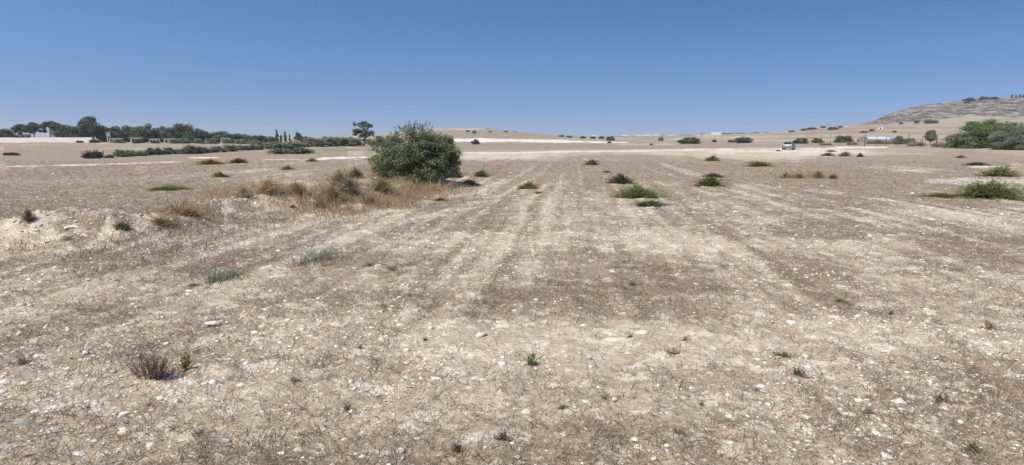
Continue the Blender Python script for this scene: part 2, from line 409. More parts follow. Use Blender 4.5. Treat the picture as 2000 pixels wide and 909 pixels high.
    pf = t.math('ADD', t.attr('pale'), t.math('MULTIPLY', t.math('SUBTRACT', t.math('ADD', t.math('MULTIPLY', t.noise(P, 6.0, 4, .7), .6), t.math('MULTIPLY', t.noise(P, 1.3, 4, .65), .4)), .5), 2.2))
    c = t.mix(t.smooth(pf, .25, .75), c, t.ramp(mid, [(.3, (.60, .525, .43)), (.7, (.74, .68, .585))]))
    # pale crust and flecks of limestone at hand and foot size
    for scl, lo, am in ((1.1, .57, .5), (2.8, .545, .8), (7.5, .57, .85), (17, .60, .85)):
        k = t.noise(P, scl, 4, .68)
        c = t.mix(t.math('MULTIPLY', t.math('MULTIPLY', t.math('MULTIPLY', t.smooth(k, lo, lo + .07), am), t.math('SUBTRACT', 1, t.math('MULTIPLY', t.smooth(t.attr('cover'), .3, 1.0), .6))), t.math('SUBTRACT', 1, t.math('MAXIMUM', t.attr('rock'), t.attr('field')), clamp=True)), c, (.70, .60, .465))
    # small pebbles set in the soil
    for scl, th in ((26, .30), (52, .26)):
        vo = t.new('ShaderNodeTexVoronoi'); vo.inputs['Scale'].default_value = scl; t.ln(P, vo.inputs['Vector'])
        sep = t.new('ShaderNodeSeparateColor'); t.ln(vo.outputs['Color'], sep.inputs[0])
        pick = t.math('GREATER_THAN', sep.outputs[0], .80)
        inside = t.math('LESS_THAN', vo.outputs['Distance'], th)
        c = t.mix(t.math('MULTIPLY', t.math('MULTIPLY', pick, inside), .85), c, t.ramp(sep.outputs[1], [(0, (.40, .34, .27)), (1, (.66, .59, .49))]))
    # rocky hillside
    rn = t.math('ADD', t.math('MULTIPLY', t.noise(P, .085, 5, .7), .6), t.math('MULTIPLY', t.noise(P, .33, 3, .7), .4))
    rc = t.ramp(rn, [(.44, (.055, .043, .034)), (.485, (.15, .118, .09)), (.53, (.24, .19, .145)), (.575, (.42, .355, .275))])
    c = t.mix(t.attr('rock'), c, rc)
    t.ln(c, t.b.inputs['Base Color']); t.b.inputs['Roughness'].default_value = .95; t.b.inputs['Specular IOR Level'].default_value = .15
    bp = t.new('ShaderNodeBump'); bp.inputs['Strength'].default_value = .9; bp.inputs['Distance'].default_value = .02
    t.ln(t.math('ADD', fine, t.math('MULTIPLY', tiny, .5)), bp.inputs['Height']); t.ln(bp.outputs[0], t.b.inputs['Normal'])
    me = mesh_np('ground', np.stack([x, y, z], -1), Fq, t.m, A, True)
    o = link('ground', me); tag(o, 'dry pale stony field rising to low hills', 'ground', kind='structure')
    return dict(u=U, Y=Y, cover=np.clip(cover, 0, 1).reshape(nr, nc), W=W, S=S, pale=pale.reshape(nr, nc))
G = ground()

def sample(arr, x, y):
    j = np.clip(np.searchsorted(G['Y'], y), 0, len(G['Y']) - 1)
    s = x / np.maximum(np.abs(y), 2.4)
    i = np.clip(np.searchsorted(G['S'], s), 0, len(G['S']) - 1)
    return arr[j, i]

# ------------------------------------------------------------------ loose stones
def stone_mesh(name, seed, mat, flatn=.6, sub=2):
    bm = bmesh.new(); bmesh.ops.create_icosphere(bm, subdivisions=sub, radius=1)
    r = np.random.default_rng(seed)
    cuts = [(Vector(r.normal(size=3)).normalized(), r.uniform(.55, .9)) for _ in range(9)]
    for v in bm.verts:
        for n, d in cuts:
            k = v.co.dot(n)
            if k > d: v.co -= n * (k - d) * .92
        v.co *= 1 + .05 * r.normal()
        v.co.z *= flatn; v.co.y *= .8
    me = bpy.data.meshes.new(name); bm.to_mesh(me); bm.free()
    me.materials.append(mat)
    return me
STONES = [stone_mesh('stone', 100 + i, M['limestone'], [.28, .38, .55, .32][i % 4]) for i in range(12)]
GREY = [stone_mesh('stone', 300 + i, M['greystone'], .55) for i in range(3)]

def put_stone(me, u, v, wpx, label, group=None, yaw=None, cat='stone'):
    x, y, z = at(u, v)
    s = .5 * wpx * y / F * 1.05
    o = link('stone', me, None, (x, y, z + s * .03))
    o.scale = (s, s * random.uniform(.8, 1.1), s * random.uniform(.85, 1.15))
    o.rotation_euler = (random.uniform(-.2, .2), random.uniform(-.2, .2), random.uniform(0, 6.28) if yaw is None else yaw)
    tag(o, label, cat, group)
    return o

for u, v, w, lab in [
    (1253, 652, 32, 'broad white stone with several smaller stones around it at the edge of the darker stubble'),
    (1755, 786, 36, 'flat oval white stone on stubble below a silvery herb patch'),
    (1545, 631, 28, 'white oblong stone on the soil above two green weeds'),
    (470, 755, 30, 'round pale stone to the side of the dead brown bush'),
    (316, 778, 22, 'upright pale stone just in front of the dead brown bush'),
    (297, 803, 18, 'small bright angular stone beneath the upright pale stone'),
    (52, 749, 28, 'pale flat slab with a sharp end on bare soil'),
    (418, 633, 34, 'large whitish stone at the end of a scatter of stones on the left'),
    (704, 766, 18, 'bright pointed stone beside a dark green weed'),
    (794, 709, 14, 'white rounded stone leading a small heap of stones'),
    (893, 607, 14, 'lone white stone on dense brown stubble'),
    (1397, 594, 12, 'small bright stone alone in the darkest stubble'),
    (1498, 835, 34, 'large pale broken stone close to the bottom edge'),
    (1408, 767, 14, 'elongated white stone tilted on end'),
    (1995, 739, 36, 'flat white slab at the right end of the field'),
    (80, 697, 34, 'pale slab half sunk in stubble with a flat top'),
    (155, 887, 28, 'pale stone almost at the lower left corner'),
    (340, 893, 30, 'wide low pale stone in bare soil near the lower edge'),
    (243, 812, 32, 'thin pale flake lying on bare soil'),
    (585, 880, 24, 'pale stone with a twig lying against it'),
    (1640, 800, 18, 'tilted white stone among the white stones by the silvery herbs'),
    (940, 655, 24, 'flat pale stone at the upper edge of bare soil'),
    (1010, 893, 18, 'bright square stone at the bottom of the bare ground'),
]:
    put_stone(random.choice(STONES), u, v, w, lab, None, random.uniform(-.4, .4))
put_stone(GREY[0], 45, 832, 50, 'grey flat stone with a dark shaded end near the lower left corner', yaw=.1)
put_stone(STONES[3], 138, 446, 30, 'large squarish white block on the earth mound', yaw=.1)
for u, v, w, lab in [(78, 441, 14, 'white stone on the shoulder of the earth mound'), (70, 450, 13, 'flat stone lower on the shoulder of the earth mound'), (248, 446, 14, 'white stone beside the weed on the earth mound'),
                     (168, 462, 16, 'pale stone heap piece low on the earth mound'), (92, 473, 12, 'pale stone at the foot of the earth mound'), (420, 390, 11, 'white stone on the crest of the second bank'),
                     (390, 396, 9, 'small white stone near the crest of the second bank'), (672, 404, 14, 'pale stone at the foot of the green weed on the bank'), (770, 343, 14, 'white rubble lump under the big bush'),
                     (104, 340, 9, 'white lump on the brown strip of the distant left field'), (1741, 286, 6, 'white stone in the dry grass before the fence'), (1864, 283, 9, 'pale stone beside the large green tree')]:
    put_stone(random.choice(STONES), u, v, w, lab)

rb = np.random.default_rng(77)
for k in range(26):
    put_stone(STONES[k % 12], rb.uniform(0, 320), rb.uniform(430, 492), float(rb.uniform(5, 11)), 'small white rubble stone on the earth mound', 'rubble on the earth mound')
for k in range(16):
    put_stone(STONES[k % 12], rb.uniform(400, 620), rb.uniform(388, 425), float(rb.uniform(4, 8)), 'small pale rubble stone on the second bank', 'rubble on the second bank')
zones = [  # u range, v range, count, label
 ((0, 420), (540, 700), 46, 'pale loose limestone in the stony stubble above the dead brown bush', 'stones above the dead bush'),
 ((0, 650), (700, 905), 40, 'pale loose limestone on the bare soil around and below the dead brown bush', 'stones around the dead bush'),
 ((420, 1000), (470, 700), 46, 'small pale limestone in the central stubble field', 'stones in the central stubble'),
 ((650, 1350), (700, 905), 38, 'small pale limestone on the bare soil near the lone spiky weed', 'stones near the spiky weed'),
 ((1000, 1500), (520, 700), 30, 'small pale limestone in the dark stubble below the blue green weed', 'stones in the dark stubble'),
 ((1350, 2000), (690, 905), 48, 'pale limestone in the weedy stubble around the flat oval stone', 'stones round the flat oval stone'),
 ((1500, 2000), (500, 690), 20, 'small pale limestone in the thin stubble behind the green weeds', 'stones behind the green weeds'),
]
rs = np.random.default_rng(5)
for (u0, u1), (v0, v1), n, lab, grp in zones:
    for k in range(n):
        u = rs.uniform(u0, u1); v = rs.uniform(v0, v1)
        sz = float(np.clip(rs.lognormal(2.15, .52), 4, 30) * (1.3 if u < 420 and v < 760 else 1)) * (.55 + .6 * (v - 450) / 450)
        put_stone(STONES[k % 12], u, v, sz, lab, grp)

def scatter_points(n, seed, y0, y1, falloff, usecover=None, uclip=(-120, 2120)):
    r = np.random.default_rng(seed)
    a = r.uniform(0, 1, n)
    if abs(falloff - 1) < 1e-6: y = y0 * (y1 / y0) ** a
    else:
        k = 1 - falloff
        y = (y0 ** k + a * (y1 ** k - y0 ** k)) ** (1 / k)
    u = r.uniform(uclip[0], uclip[1], n)
    x = y * (u - 1000) / FH
    # the same density carried on a few metres to either side of the view
    I = lambda f: math.log(y1 / y0) if abs(f - 1) < 1e-6 else (y1 ** (1 - f) - y0 ** (1 - f)) / (1 - f)
    side = 3.4; m = int(n * side * 2 / ((uclip[1] - uclip[0]) / FH) * I(falloff + 1) / I(falloff))
    b = r.uniform(0, 1, m); k = -falloff
    ys = (y0 ** k + b * (y1 ** k - y0 ** k)) ** (1 / k)
    sg = r.choice([-1, 1], m); xs = np.where(sg > 0, ys * (uclip[1] - 1000) / FH, ys * (uclip[0] - 1000) / FH) + sg * r.uniform(0, side, m)
    return np.concatenate([x, xs]), np.concatenate([y, ys]), r

def gravel():
    bm = bmesh.new(); bmesh.ops.create_icosphere(bm, subdivisions=1, radius=1)
    bv = np.array([v.co[:] for v in bm.verts]); bf = np.array([[v.index for v in f.verts] for f in bm.faces]); bm.free()
    x, y, r = scatter_points(30000, 21, 2.7, 36, 1.0)
    i = r.integers(0, 9, 1500); tt = r.uniform(0, 1, 1500)[:, None]; rb = _rp[i] + (_rp[i + 1] - _rp[i]) * tt + r.normal(0, .45, (1500, 2))
    pt = sstep(-.25, .35, fbm(x / 1.6, y / 1.6, 3, 202)) * .85 + .15
    keep = r.uniform(0, 1, len(x)) < pt
    x = np.concatenate([x[keep], rb[:, 0]]); y = np.concatenate([y[keep], rb[:, 1]]); n = len(x)
    s = np.clip(r.lognormal(math.log(.0115), .48, n), .005, .05) * np.clip(.6 + y / 12, .8, 1.6)
    z = H(x, y, True) - s * .06
    V = bv[None] * r.uniform(.72, 1.2, (n, len(bv), 1)) * np.stack([r.uniform(.8, 1.4, n), r.uniform(.7, 1.1, n), r.uniform(.25, .55, n)], -1)[:, None, :]
    a = r.uniform(0, 6.28, n); ca, sa = np.cos(a)[:, None], np.sin(a)[:, None]
    V = np.stack([V[..., 0] * ca - V[..., 1] * sa, V[..., 0] * sa + V[..., 1] * ca, V[..., 2]], -1) * s[:, None, None] + np.stack([x, y, z], -1)[:, None, :]
    Fq = (bf[None] + (np.arange(n) * len(bv))[:, None, None]).reshape(-1, 3)
    t = NT('gravel'); ti = t.attr('tint')
    t.ln(t.ramp(ti, [(0, (.44, .375, .29)), (.5, (.64, .57, .46)), (1, (.79, .73, .62))]), t.b.inputs['Base Color']); t.b.inputs['Roughness'].default_value = .95
    me = mesh_np('gravel', V.reshape(-1, 3), Fq, t.m, {'tint': ('FACE', np.repeat(r.uniform(0, 1, n), len(bf)))})
    tag(link('gravel', me), 'small pale limestone chips strewn over the dry field', 'gravel', kind='stuff')
gravel()

# ------------------------------------------------------------------ blades: stubble, litter, dry grass
def blades(name, base, dirs, length, width, mat, r, bend=.25, label=None, cat=None, parent=None, kind=None):
    """Two-segment tapering stems; base (n,3), dirs unit (n,3)."""
    n = len(base)
    up = np.array([0, 0, 1.0])
    side = np.cross(dirs, r.normal(size=(n, 3))); side /= np.linalg.norm(side, axis=1, keepdims=True) + 1e-9
    sag = r.normal(size=(n, 3)) * bend; sag[:, 2] = -np.abs(sag[:, 2]) * .6
    L = length[:, None]; w = width[:, None]
    mid = base + dirs * L * .55 + sag * L * .12
    tip = base + dirs * L + sag * L * .45
    V = np.stack([base - side * w * .5, base + side * w * .5, mid - side * w * .42, mid + side * w * .42, tip - side * w * .12, tip + side * w * .12], 1)
    i = np.arange(n)[:, None] * 6
    Fq = np.concatenate([i + [0, 1, 3, 2], i + [2, 3, 5, 4]], 1).reshape(-1, 4)
    ti = np.repeat(r.uniform(0, 1, n), 2)
    return V.reshape(-1, 3), Fq, ti

def stubble():
    x, y, r = scatter_points(95000, 31, 2.5, 48, 1.12)
    c = sample(G['cover'], x, y); pl = sample(G['pale'], x, y)
    keep = r.uniform(0, 1, len(x)) < np.clip(.06 + 1.15 * np.clip(c - .12, 0, 1) ** 1.25, 0, 1) * (1 - .7 * np.clip(pl, 0, 1)) * (.72 + .28 * sstep(4, 9, y))
    x, y = x[keep], y[keep]
    k = r.integers(3, 7, len(x)); X = np.repeat(x, k); Y = np.repeat(y, k); n = len(X)
    X = X + r.normal(0, .022, n) * (1 + Y / 30); Y = Y + r.normal(0, .03, n) * (1 + Y / 30)
    Z = H(X, Y, True) - .005
    d = r.normal(size=(n, 3)); d[:, 2] = np.abs(d[:, 2]) * .8 + .25; d /= np.linalg.norm(d, axis=1, keepdims=True)
    L = r.gamma(4, .0115, n) + .015
    Wd = r.uniform(.0014, .0036, n) * (1 + Y / 12)
    V, Fq, ti = blades('stubble', np.stack([X, Y, Z], -1), d, L, Wd, None, r, .05)
    tag(link('stubble', mesh_np('stubble', V, Fq, M['stubble'], {'tint': ('FACE', ti)})), 'fine grey brown stubble standing over the dry field', 'stubble', kind='stuff')
stubble()

def litter():
    x, y, r = scatter_points(20000, 37, 2.5, 20, 1.3); n = len(x)
    a = r.uniform(0, 6.28, n); d = np.stack([np.cos(a), np.sin(a), r.normal(0, .12, n)], -1)
    base = np.stack([x, y, H(x, y, True) + .006], -1)
    V, Fq, ti = blades('litter', base, d, r.gamma(3, .016, n) + .02, r.uniform(.0015, .004, n) * (1 + y / 20), None, r, .07)
    tag(link('straw_litter', mesh_np('straw_litter', V, Fq, M['stubble'], {'tint': ('FACE', ti)})), 'broken straw and twigs lying flat on the soil', 'straw', kind='stuff')
litter()

def bank_grass(name, mat, spots, per, hgt, label):
    """Dry grass in patches given as (u, v, ru, rv): grows along the earth bank and round the big bush."""
    r = np.random.default_rng(len(name) * 7 + per)
    Vs, Fs, Ts, o = [], [], [], 0
    for (u, v, ru, rv, dens) in spots:
        n = int(per * dens); x0, y0, _ = at(u, v); m = y0 / F
        xn, yn = flat(u, v + rv); xf, yf = flat(u, max(v - rv, 300))
        x = x0 + np.clip(r.normal(0, .5, n), -1.2, 1.2) * ru * m; y = y0 + np.clip(r.normal(0, .5, n), -1.1, 1.1) * (yf - yn) / 2
        cl = fbm(x * 2.2, y * 2.2, 2, 71); kp = r.uniform(-.6, .5, n) < cl
        x, y = x[kp], y[kp]; n = len(x)
        d = r.normal(size=(n, 3)) * .45; d[:, 2] = 1; d /= np.linalg.norm(d, axis=1, keepdims=True)
        L = r.gamma(5, hgt / 5, n) * (.7 + .6 * sstep(-.5, .6, fbm(x, y, 2, 73)))
        V, Fq, ti = blades(name, np.stack([x, y, H(x, y, True) - .01], -1), d, L, r.uniform(.003, .007, n) * (1 + y0 / 20), None, r, .5)
        Vs.append(V); Fs.append(Fq + o); Ts.append(ti); o += len(V)
    tag(link(name, mesh_np(name, np.concatenate(Vs), np.concatenate(Fs), mat, {'tint': ('FACE', np.concatenate(Ts))})), label, 'grass', kind='stuff')

bank_grass('rusty_grass', M['rust'], [(350, 412, 70, 8, .8), (330, 445, 70, 10, .35), (60, 480, 50, 8, .15), (670, 388, 110, 18, 3.6), (760, 385, 100, 14, 2.0), (810, 372, 100, 9, 2.4), (940, 340, 60, 12, .8), (620, 400, 60, 10, .8), (740, 330, 50, 18, 1.6), (430, 430, 70, 8, .12), (350, 412, 60, 6, .3)],
           1700, .14, 'rust brown dry grass along the earth bank and under the big bush')
bank_grass('straw_grass', M['straw'], [(500, 378, 90, 10, 4.2), (440, 385, 40, 8, .4), (600, 375, 80, 9, 1.6), (720, 345, 50, 15, 1.6), (760, 395, 100, 10, 1.2), (690, 395, 90, 12, .8), (1580, 346, 110, 7, 1.2), (860, 372, 80, 7, .8), (800, 355, 60, 9, .7)],
           1500, .22, 'golden dry grass on the crest of the earth bank')
bank_grass('verge_grass', M['greysprout'], [(250, 485, 140, 14, 1.2), (440, 460, 120, 16, 1.0), (620, 507, 55, 14, .7), (415, 548, 70, 14, .7), (550, 430, 80, 10, .6), (340, 396, 120, 8, .3)],
           900, .13, 'grey green low grass at the foot of the earth bank')

# ------------------------------------------------------------------ plants
def unitv(a): return a / (np.linalg.norm(a, axis=-1, keepdims=True) + 1e-9)

def leafset(P, N, size, r, asp=.5):
    n = len(P)
    N = unitv(N + r.normal(size=(n, 3)) * .55)
    T = unitv(np.cross(N, r.normal(size=(n, 3)))); B = np.cross(N, T)
    s = (size * r.uniform(.6, 1.35, n))[:, None]
    V = np.stack([P - T * s, P + B * s * asp, P + T * s, P - B * s * asp], 1).reshape(-1, 3)
    Fq = np.arange(n * 4).reshape(n, 4)
    return V, Fq

def tube(pts, rad, seg=5):
    pts = [np.array(p, float) for p in pts]; V = []; Fq = []
    for i, p in enumerate(pts):
        t = unitv(pts[min(i + 1, len(pts) - 1)] - pts[max(i - 1, 0)])
        a = unitv(np.cross(t, [.3, .9, .2])); b = np.cross(t, a)
        for k in range(seg):
            w = 2 * math.pi * k / seg
            V.append(p + (a * math.cos(w) + b * math.sin(w)) * rad[i])
    for i in range(len(pts) - 1):
        for k in range(seg):
            Fq.append([i * seg + k, i * seg + (k + 1) % seg, (i + 1) * seg + (k + 1) % seg, (i + 1) * seg + k])
    return np.array(V), np.array(Fq)

def join(parts):
    V = []; Fq = []; o = 0
    for v, f in parts: V.append(v); Fq.append(f + o); o += len(v)
    return np.concatenate(V), np.concatenate(Fq)

def lobes_for(kind, r):
    L = []
    if kind == 'bigbush':
        fx = lambda q: float(np.interp(q, [-.5, -.42, -.3, -.15, .02, .14, .28, .38, .46, .5], [.36, .66, .80, .91, 1.0, .99, .93, .82, .58, .30]))
        for i in range(200):
            q = r.uniform(-.46, .46); dep = .40 * math.sqrt(1 - (q / .5) ** 2); yy = r.uniform(-1, 1) * dep
            top = fx(q) * math.sqrt(max(.1, 1 - (yy / .47) ** 2)); s = r.uniform(.055, .105)
            low = .05
            z = max(low, (top - s) * r.uniform(0, 1) ** (.55 if i % 2 else 1.5))
            L.append((q * (1 - .6 * s), yy, z, s, s, s * r.uniform(.8, 1.25)))
        L.append((.02, 0, .42, .27, .25, .30)); L.append((-.22, 0, .36, .16, .2, .22)); L.append((.26, 0, .34, .16, .2, .24))
    elif kind == 'shrub':
        for i in range(20):
            a = r.uniform(0, 6.28); e = r.uniform(.02, 1) ** .8
            rr = .34 * math.sqrt(max(0, 1 - (e * .9) ** 2)) * r.uniform(.75, 1.12); z = .16 + .62 * e * r.uniform(.8, 1.08)
            s = r.uniform(.10, .18)
            L.append((rr * math.cos(a), rr * math.sin(a), z, s, s, s * r.uniform(.8, 1.3)))
        for i in range(16):
            a = r.uniform(0, 6.28); s = r.uniform(.11, .16); q = r.uniform(.22, .36)
            L.append((q * math.cos(a), q * math.sin(a), r.uniform(.08, .3), s, s, s))
        L.append((0, 0, .4, .30, .30, .34))
    elif kind == 'round':
        for i in range(22):
            v = unitv(r.normal(size=3)); s = r.uniform(.12, .2)
            L.append((v[0] * .34, v[1] * .34, .60 + v[2] * .27, s, s, s * .8))
        L.append((0, 0, .6, .3, .3, .25))
    elif kind == 'umbrella':
        for i in range(18):
            a = r.uniform(0, 6.28); q = math.sqrt(r.uniform(0, 1)) * .36; s = r.uniform(.12, .18)
            L.append((q * math.cos(a), q * math.sin(a), .80 - .35 * q * q * 3 + r.normal() * .03, s, s, s * .6))
        for i in range(6):
            a = r.uniform(0, 6.28); L.append((.22 * math.cos(a), .22 * math.sin(a), r.uniform(.45, .62), .1, .1, .07))
    elif kind == 'cypress':
        for i in range(16):
            z = r.uniform(.08, .93); w = .34 * math.sin(min(1, (1 - z) * 1.6 + .12) * 1.57); a = r.uniform(0, 6.28)
            L.append((w * .5 * math.cos(a), w * .5 * math.sin(a), z, w * .6 + .05, w * .6 + .05, .1))
    elif kind == 'gum':
        for (x, z, s) in [(-.18, .93, .16), (.05, .95, .15), (.30, .87, .17), (.12, .86, .12), (-.34, .64, .17), (-.15, .62, .16), (.16, .62, .17), (.36, .60, .13), (-.36, .48, .13), (-.1, .46, .14), (.14, .40, .10), (.02, .72, .09), (.25, .5, .12), (.2, .2, .12), (.36, .14, .12)]:
            L.append((x + r.normal() * .03, r.uniform(-.2, .2), z + r.normal() * .025, s * .9, s, s * r.uniform(.4, .8)))
            for j in range(3): L.append((x + r.normal() * .09, r.uniform(-.3, .3), z + r.normal() * .05, s * .5, s * .5, s * r.uniform(.3, .6)))
    elif kind == 'wide':
        for i in range(110):
            a = r.uniform(0, 6.28); q = math.sqrt(r.uniform(0, 1)) * .43; top = .93 * math.sqrt(max(.12, 1 - (q / .47) ** 3.5))
            s = r.uniform(.07, .12); L.append((q * math.cos(a), q * math.sin(a), max(.05, top * r.uniform(.02, 1.0) ** .8 - .05), s, s, s * .9))
        L.append((0, 0, .42, .42, .40, .42))
    return np.array(L)

PROTO = {}
def crown_mesh(kind, variant, mat, n, ls):
    key = (kind, variant, mat, n, ls)
    if key in PROTO: return PROTO[key]
    r = np.random.default_rng(hash((kind, variant)) % 1000 + 17 if False else sum(map(ord, kind)) * 13 + variant * 101)
    L = lobes_for(kind, r)
    wts = (L[:, 3] * L[:, 4]) ** .9; wts /= wts.sum()
    i = r.choice(len(L), n, p=wts); D = unitv(r.normal(size=(n, 3)))
    rad = r.uniform(.3, 1, n) ** .45 * r.uniform(.86, 1.16, n)
    P = L[i, :3] + D * L[i, 3:] * rad[:, None]
    # knots of leaves on twigs: pull leaves towards random sub-clumps
    kn = r.integers(0, n, n // 14); q = kn[r.integers(0, len(kn), n)]
    near = np.linalg.norm(P[q] - P, axis=1) < .12
    P = np.where(near[:, None], P * .55 + P[q] * .45, P)
    P[:, 2] = np.maximum(P[:, 2], .015)
    parts = [leafset(P, D + np.array([0, 0, .35]), np.full(n, ls), r)]
    if kind == 'bigbush':                                  # long upright sprays on top
        for k in range(60):
            a = r.uniform(0, 6.28); q0 = r.uniform(0, .36); b = np.array([q0 * math.cos(a), q0 * math.sin(a), .90 - 2.6 * max(0, q0 - .1) ** 2 * 1.6 - .01])
            dd = unitv(np.array([.5 * math.cos(a) * q0 * 2 + r.normal() * .12, .5 * math.sin(a) * q0 * 2 + r.normal() * .12, 1]))
            ln = r.uniform(.05, .17) * (1.15 if q0 < .15 else .8); m = int(14 + ln * 160); tt = r.uniform(0, 1, m)
            PP = b + dd * (tt * ln)[:, None] + r.normal(size=(m, 3)) * (.012 * (1.1 - tt))[:, None]
            parts.append(leafset(PP, r.normal(size=(m, 3)), np.full(m, ls * .8), r, .4))
    V, Fq = join(parts)
    me = mesh_np('crown', V, Fq, M[mat], {'tint': ('FACE', r.uniform(0, 1, len(Fq)))})
    PROTO[key] = me
    return me

def trunk_mesh(kind, variant, mat):
    key = ('trunk', kind, variant, mat)
    if key in PROTO: return PROTO[key]
    r = np.random.default_rng(variant * 7 + 3); L = lobes_for(kind, np.random.default_rng(sum(map(ord, kind)) * 13 + variant * 101))
    parts = []
    if kind in ('shrub', 'bigbush', 'wide'):
        for k in range(46 if kind == 'bigbush' else 7):
            a = r.uniform(0, 6.28); e = L[r.integers(0, len(L)), :3] * .92
            b = np.array([.07 * math.cos(a), .07 * math.sin(a), -.03]); m = (b + e) / 2 + r.normal(size=3) * .05
            parts.append(tube([b * (3 if kind == 'bigbush' else 1), m, e], [.010, .007, .0025]))
    else:
        fz = .5 if kind != 'cypress' else .8
        lean = r.normal() * .03
        parts.append(tube([(0, 0, -.03), (lean, 0, fz * .5), (lean * 1.5, .02, fz), (0, 0, min(.9, fz + .3))], [.034, .028, .02, .008], 6))
        for k in range(9 if kind != 'cypress' else 0):
            e = L[r.integers(0, len(L)), :3]; b = np.array([lean, 0, r.uniform(.25, .5)])
            parts.append(tube([b, (b + e) / 2 + np.array([0, 0, -.03]), e], [.014, .01, .004]))
    V, Fq = join(parts)
    PROTO[key] = mesh_np('trunk', V, Fq, M[mat]); return PROTO[key]

_vi = [0]
def plant(name, kind, mat, u, v=None, vt=0, w=10, label='', cat='shrub', group=None, depth=None, n=None, ls=None, trunk=True, bark='bark', yaw=None):
    """One tree or bush: base at row v (or at the given depth), top at row vt, width w, all in picture units of the photograph."""
    x, y, z = atd(u, depth) if depth else at(u, v)
    zc = y * CP - (z - CAMH) * SP
    m = zc / F
    _, vb = project(np.array([x]), np.array([y]), np.array([z])); vb = float(vb[0])
    h = max(.15, (vb - vt) * m); W = w * m
    _vi[0] += 1; var = _vi[0] % 4
    if n is None: n = 900 if w < 14 else 2600 if w < 30 else 5200
    if ls is None: ls = .075 if w < 14 else .044 if w < 30 else .030
    me = crown_mesh(kind, var, mat, n, ls)
    a = random.uniform(0, 6.28) if yaw is None else yaw
    if not trunk or (w < 12 and kind == 'shrub'):
        o = link(name, me, None, (x, y, z - .02 * h))
        o.scale = (W, W, h); o.rotation_euler = (0, 0, a)
    else:
        o = link(name, None, None, (x, y, z - .01 * h)); o.scale = (W, W, h); o.rotation_euler = (0, 0, a)
        link('crown', me, o); link('stems' if kind in ('shrub', 'bigbush', 'wide') else 'trunk', trunk_mesh(kind, var, bark), o)
    tag(o, label, cat, group)
    return o

# the big bush
plant('bush', 'bigbush', 'olive', 812, 349, 244, 179, 'large rounded olive green bush at the end of the earth bank', 'bush', n=50000, ls=.0125, yaw=0, bark='palebark')

# trees and scrub beyond the fields
GA = 'trees of the distant grove'
for u, vt, w, kind, mat, dep, lab in [
    (14, 252, 32, 'shrub', 'dark', 215, 'low bushy tree at the near end of the white wall'),
    (43, 241, 34, 'umbrella', 'dark', 220, 'pine with a flat broken crown behind the low white building'),
    (70, 238, 34, 'umbrella', 'dark', 214, 'narrow pine between two taller spreading pines in the grove'),
    (100, 234, 38, 'umbrella', 'dark', 212, 'tall spreading pine with a pale trunk beside the rounded tree'),
    (131, 242, 42, 'shrub', 'dark', 210, 'rounded dark tree reaching the ground next to the spreading pine'),
    (182, 228, 46, 'round', 'dark', 212, 'tallest pine of the grove with a dark domed crown'),
    (160, 248, 28, 'shrub', 'dark', 216, 'dark tree tucked under one side of the domed pine'),
    (206, 247, 28, 'shrub', 'dark', 214, 'dark tree under the other side of the domed pine, above a white pillar house'),
    (236, 245, 46, 'shrub', 'dark', 216, 'broad grey green tree next to the domed pine'),
    (268, 245, 34, 'shrub', 'dark', 222, 'middling tree standing behind the broad trees of the grove'),
    (287, 241, 46, 'shrub', 'dark', 210, 'bushy tree with a ragged peak in the middle of the grove'),
    (316, 244, 26, 'shrub', 'grey', 222, 'small pointed tree showing over the grove'),
    (335, 249, 36, 'shrub', 'dark', 212, 'dull green tree at the foot of the tall square crown'),
    (358, 238, 42, 'shrub', 'dark', 214, 'tall dense tree with a square crown'),
    (380, 247, 30, 'shrub', 'dark', 212, 'tree sloping down from the tall square crown'),
    (402, 255, 36, 'shrub', 'dark', 215, 'low tree after the square crowned tree'),
    (430, 257, 40, 'shrub', 'olive', 218, 'low olive tree above the white house with a doorway'),
    (455, 261, 36, 'shrub', 'dark', 214, 'low dark tree in the tapering end of the grove'),
    (480, 263, 34, 'shrub', 'olive', 218, 'olive tree in the tapering end of the grove'),
    (503, 265, 30, 'shrub', 'dark', 220, 'last dark tree but one of the tapering grove'),
    (524, 268, 28, 'shrub', 'dark', 224, 'last low tree of the tapering grove'),
]:
    plant('pine_tree' if kind in ('umbrella', 'round') else 'tree', kind, mat, u, None, vt - (1 if kind in ('umbrella', 'round') else 4), w * (1.1 if kind in ('umbrella', 'round') else 1.38), lab, 'tree', GA, depth=dep, n=8000, ls=.028, bark='palebark')

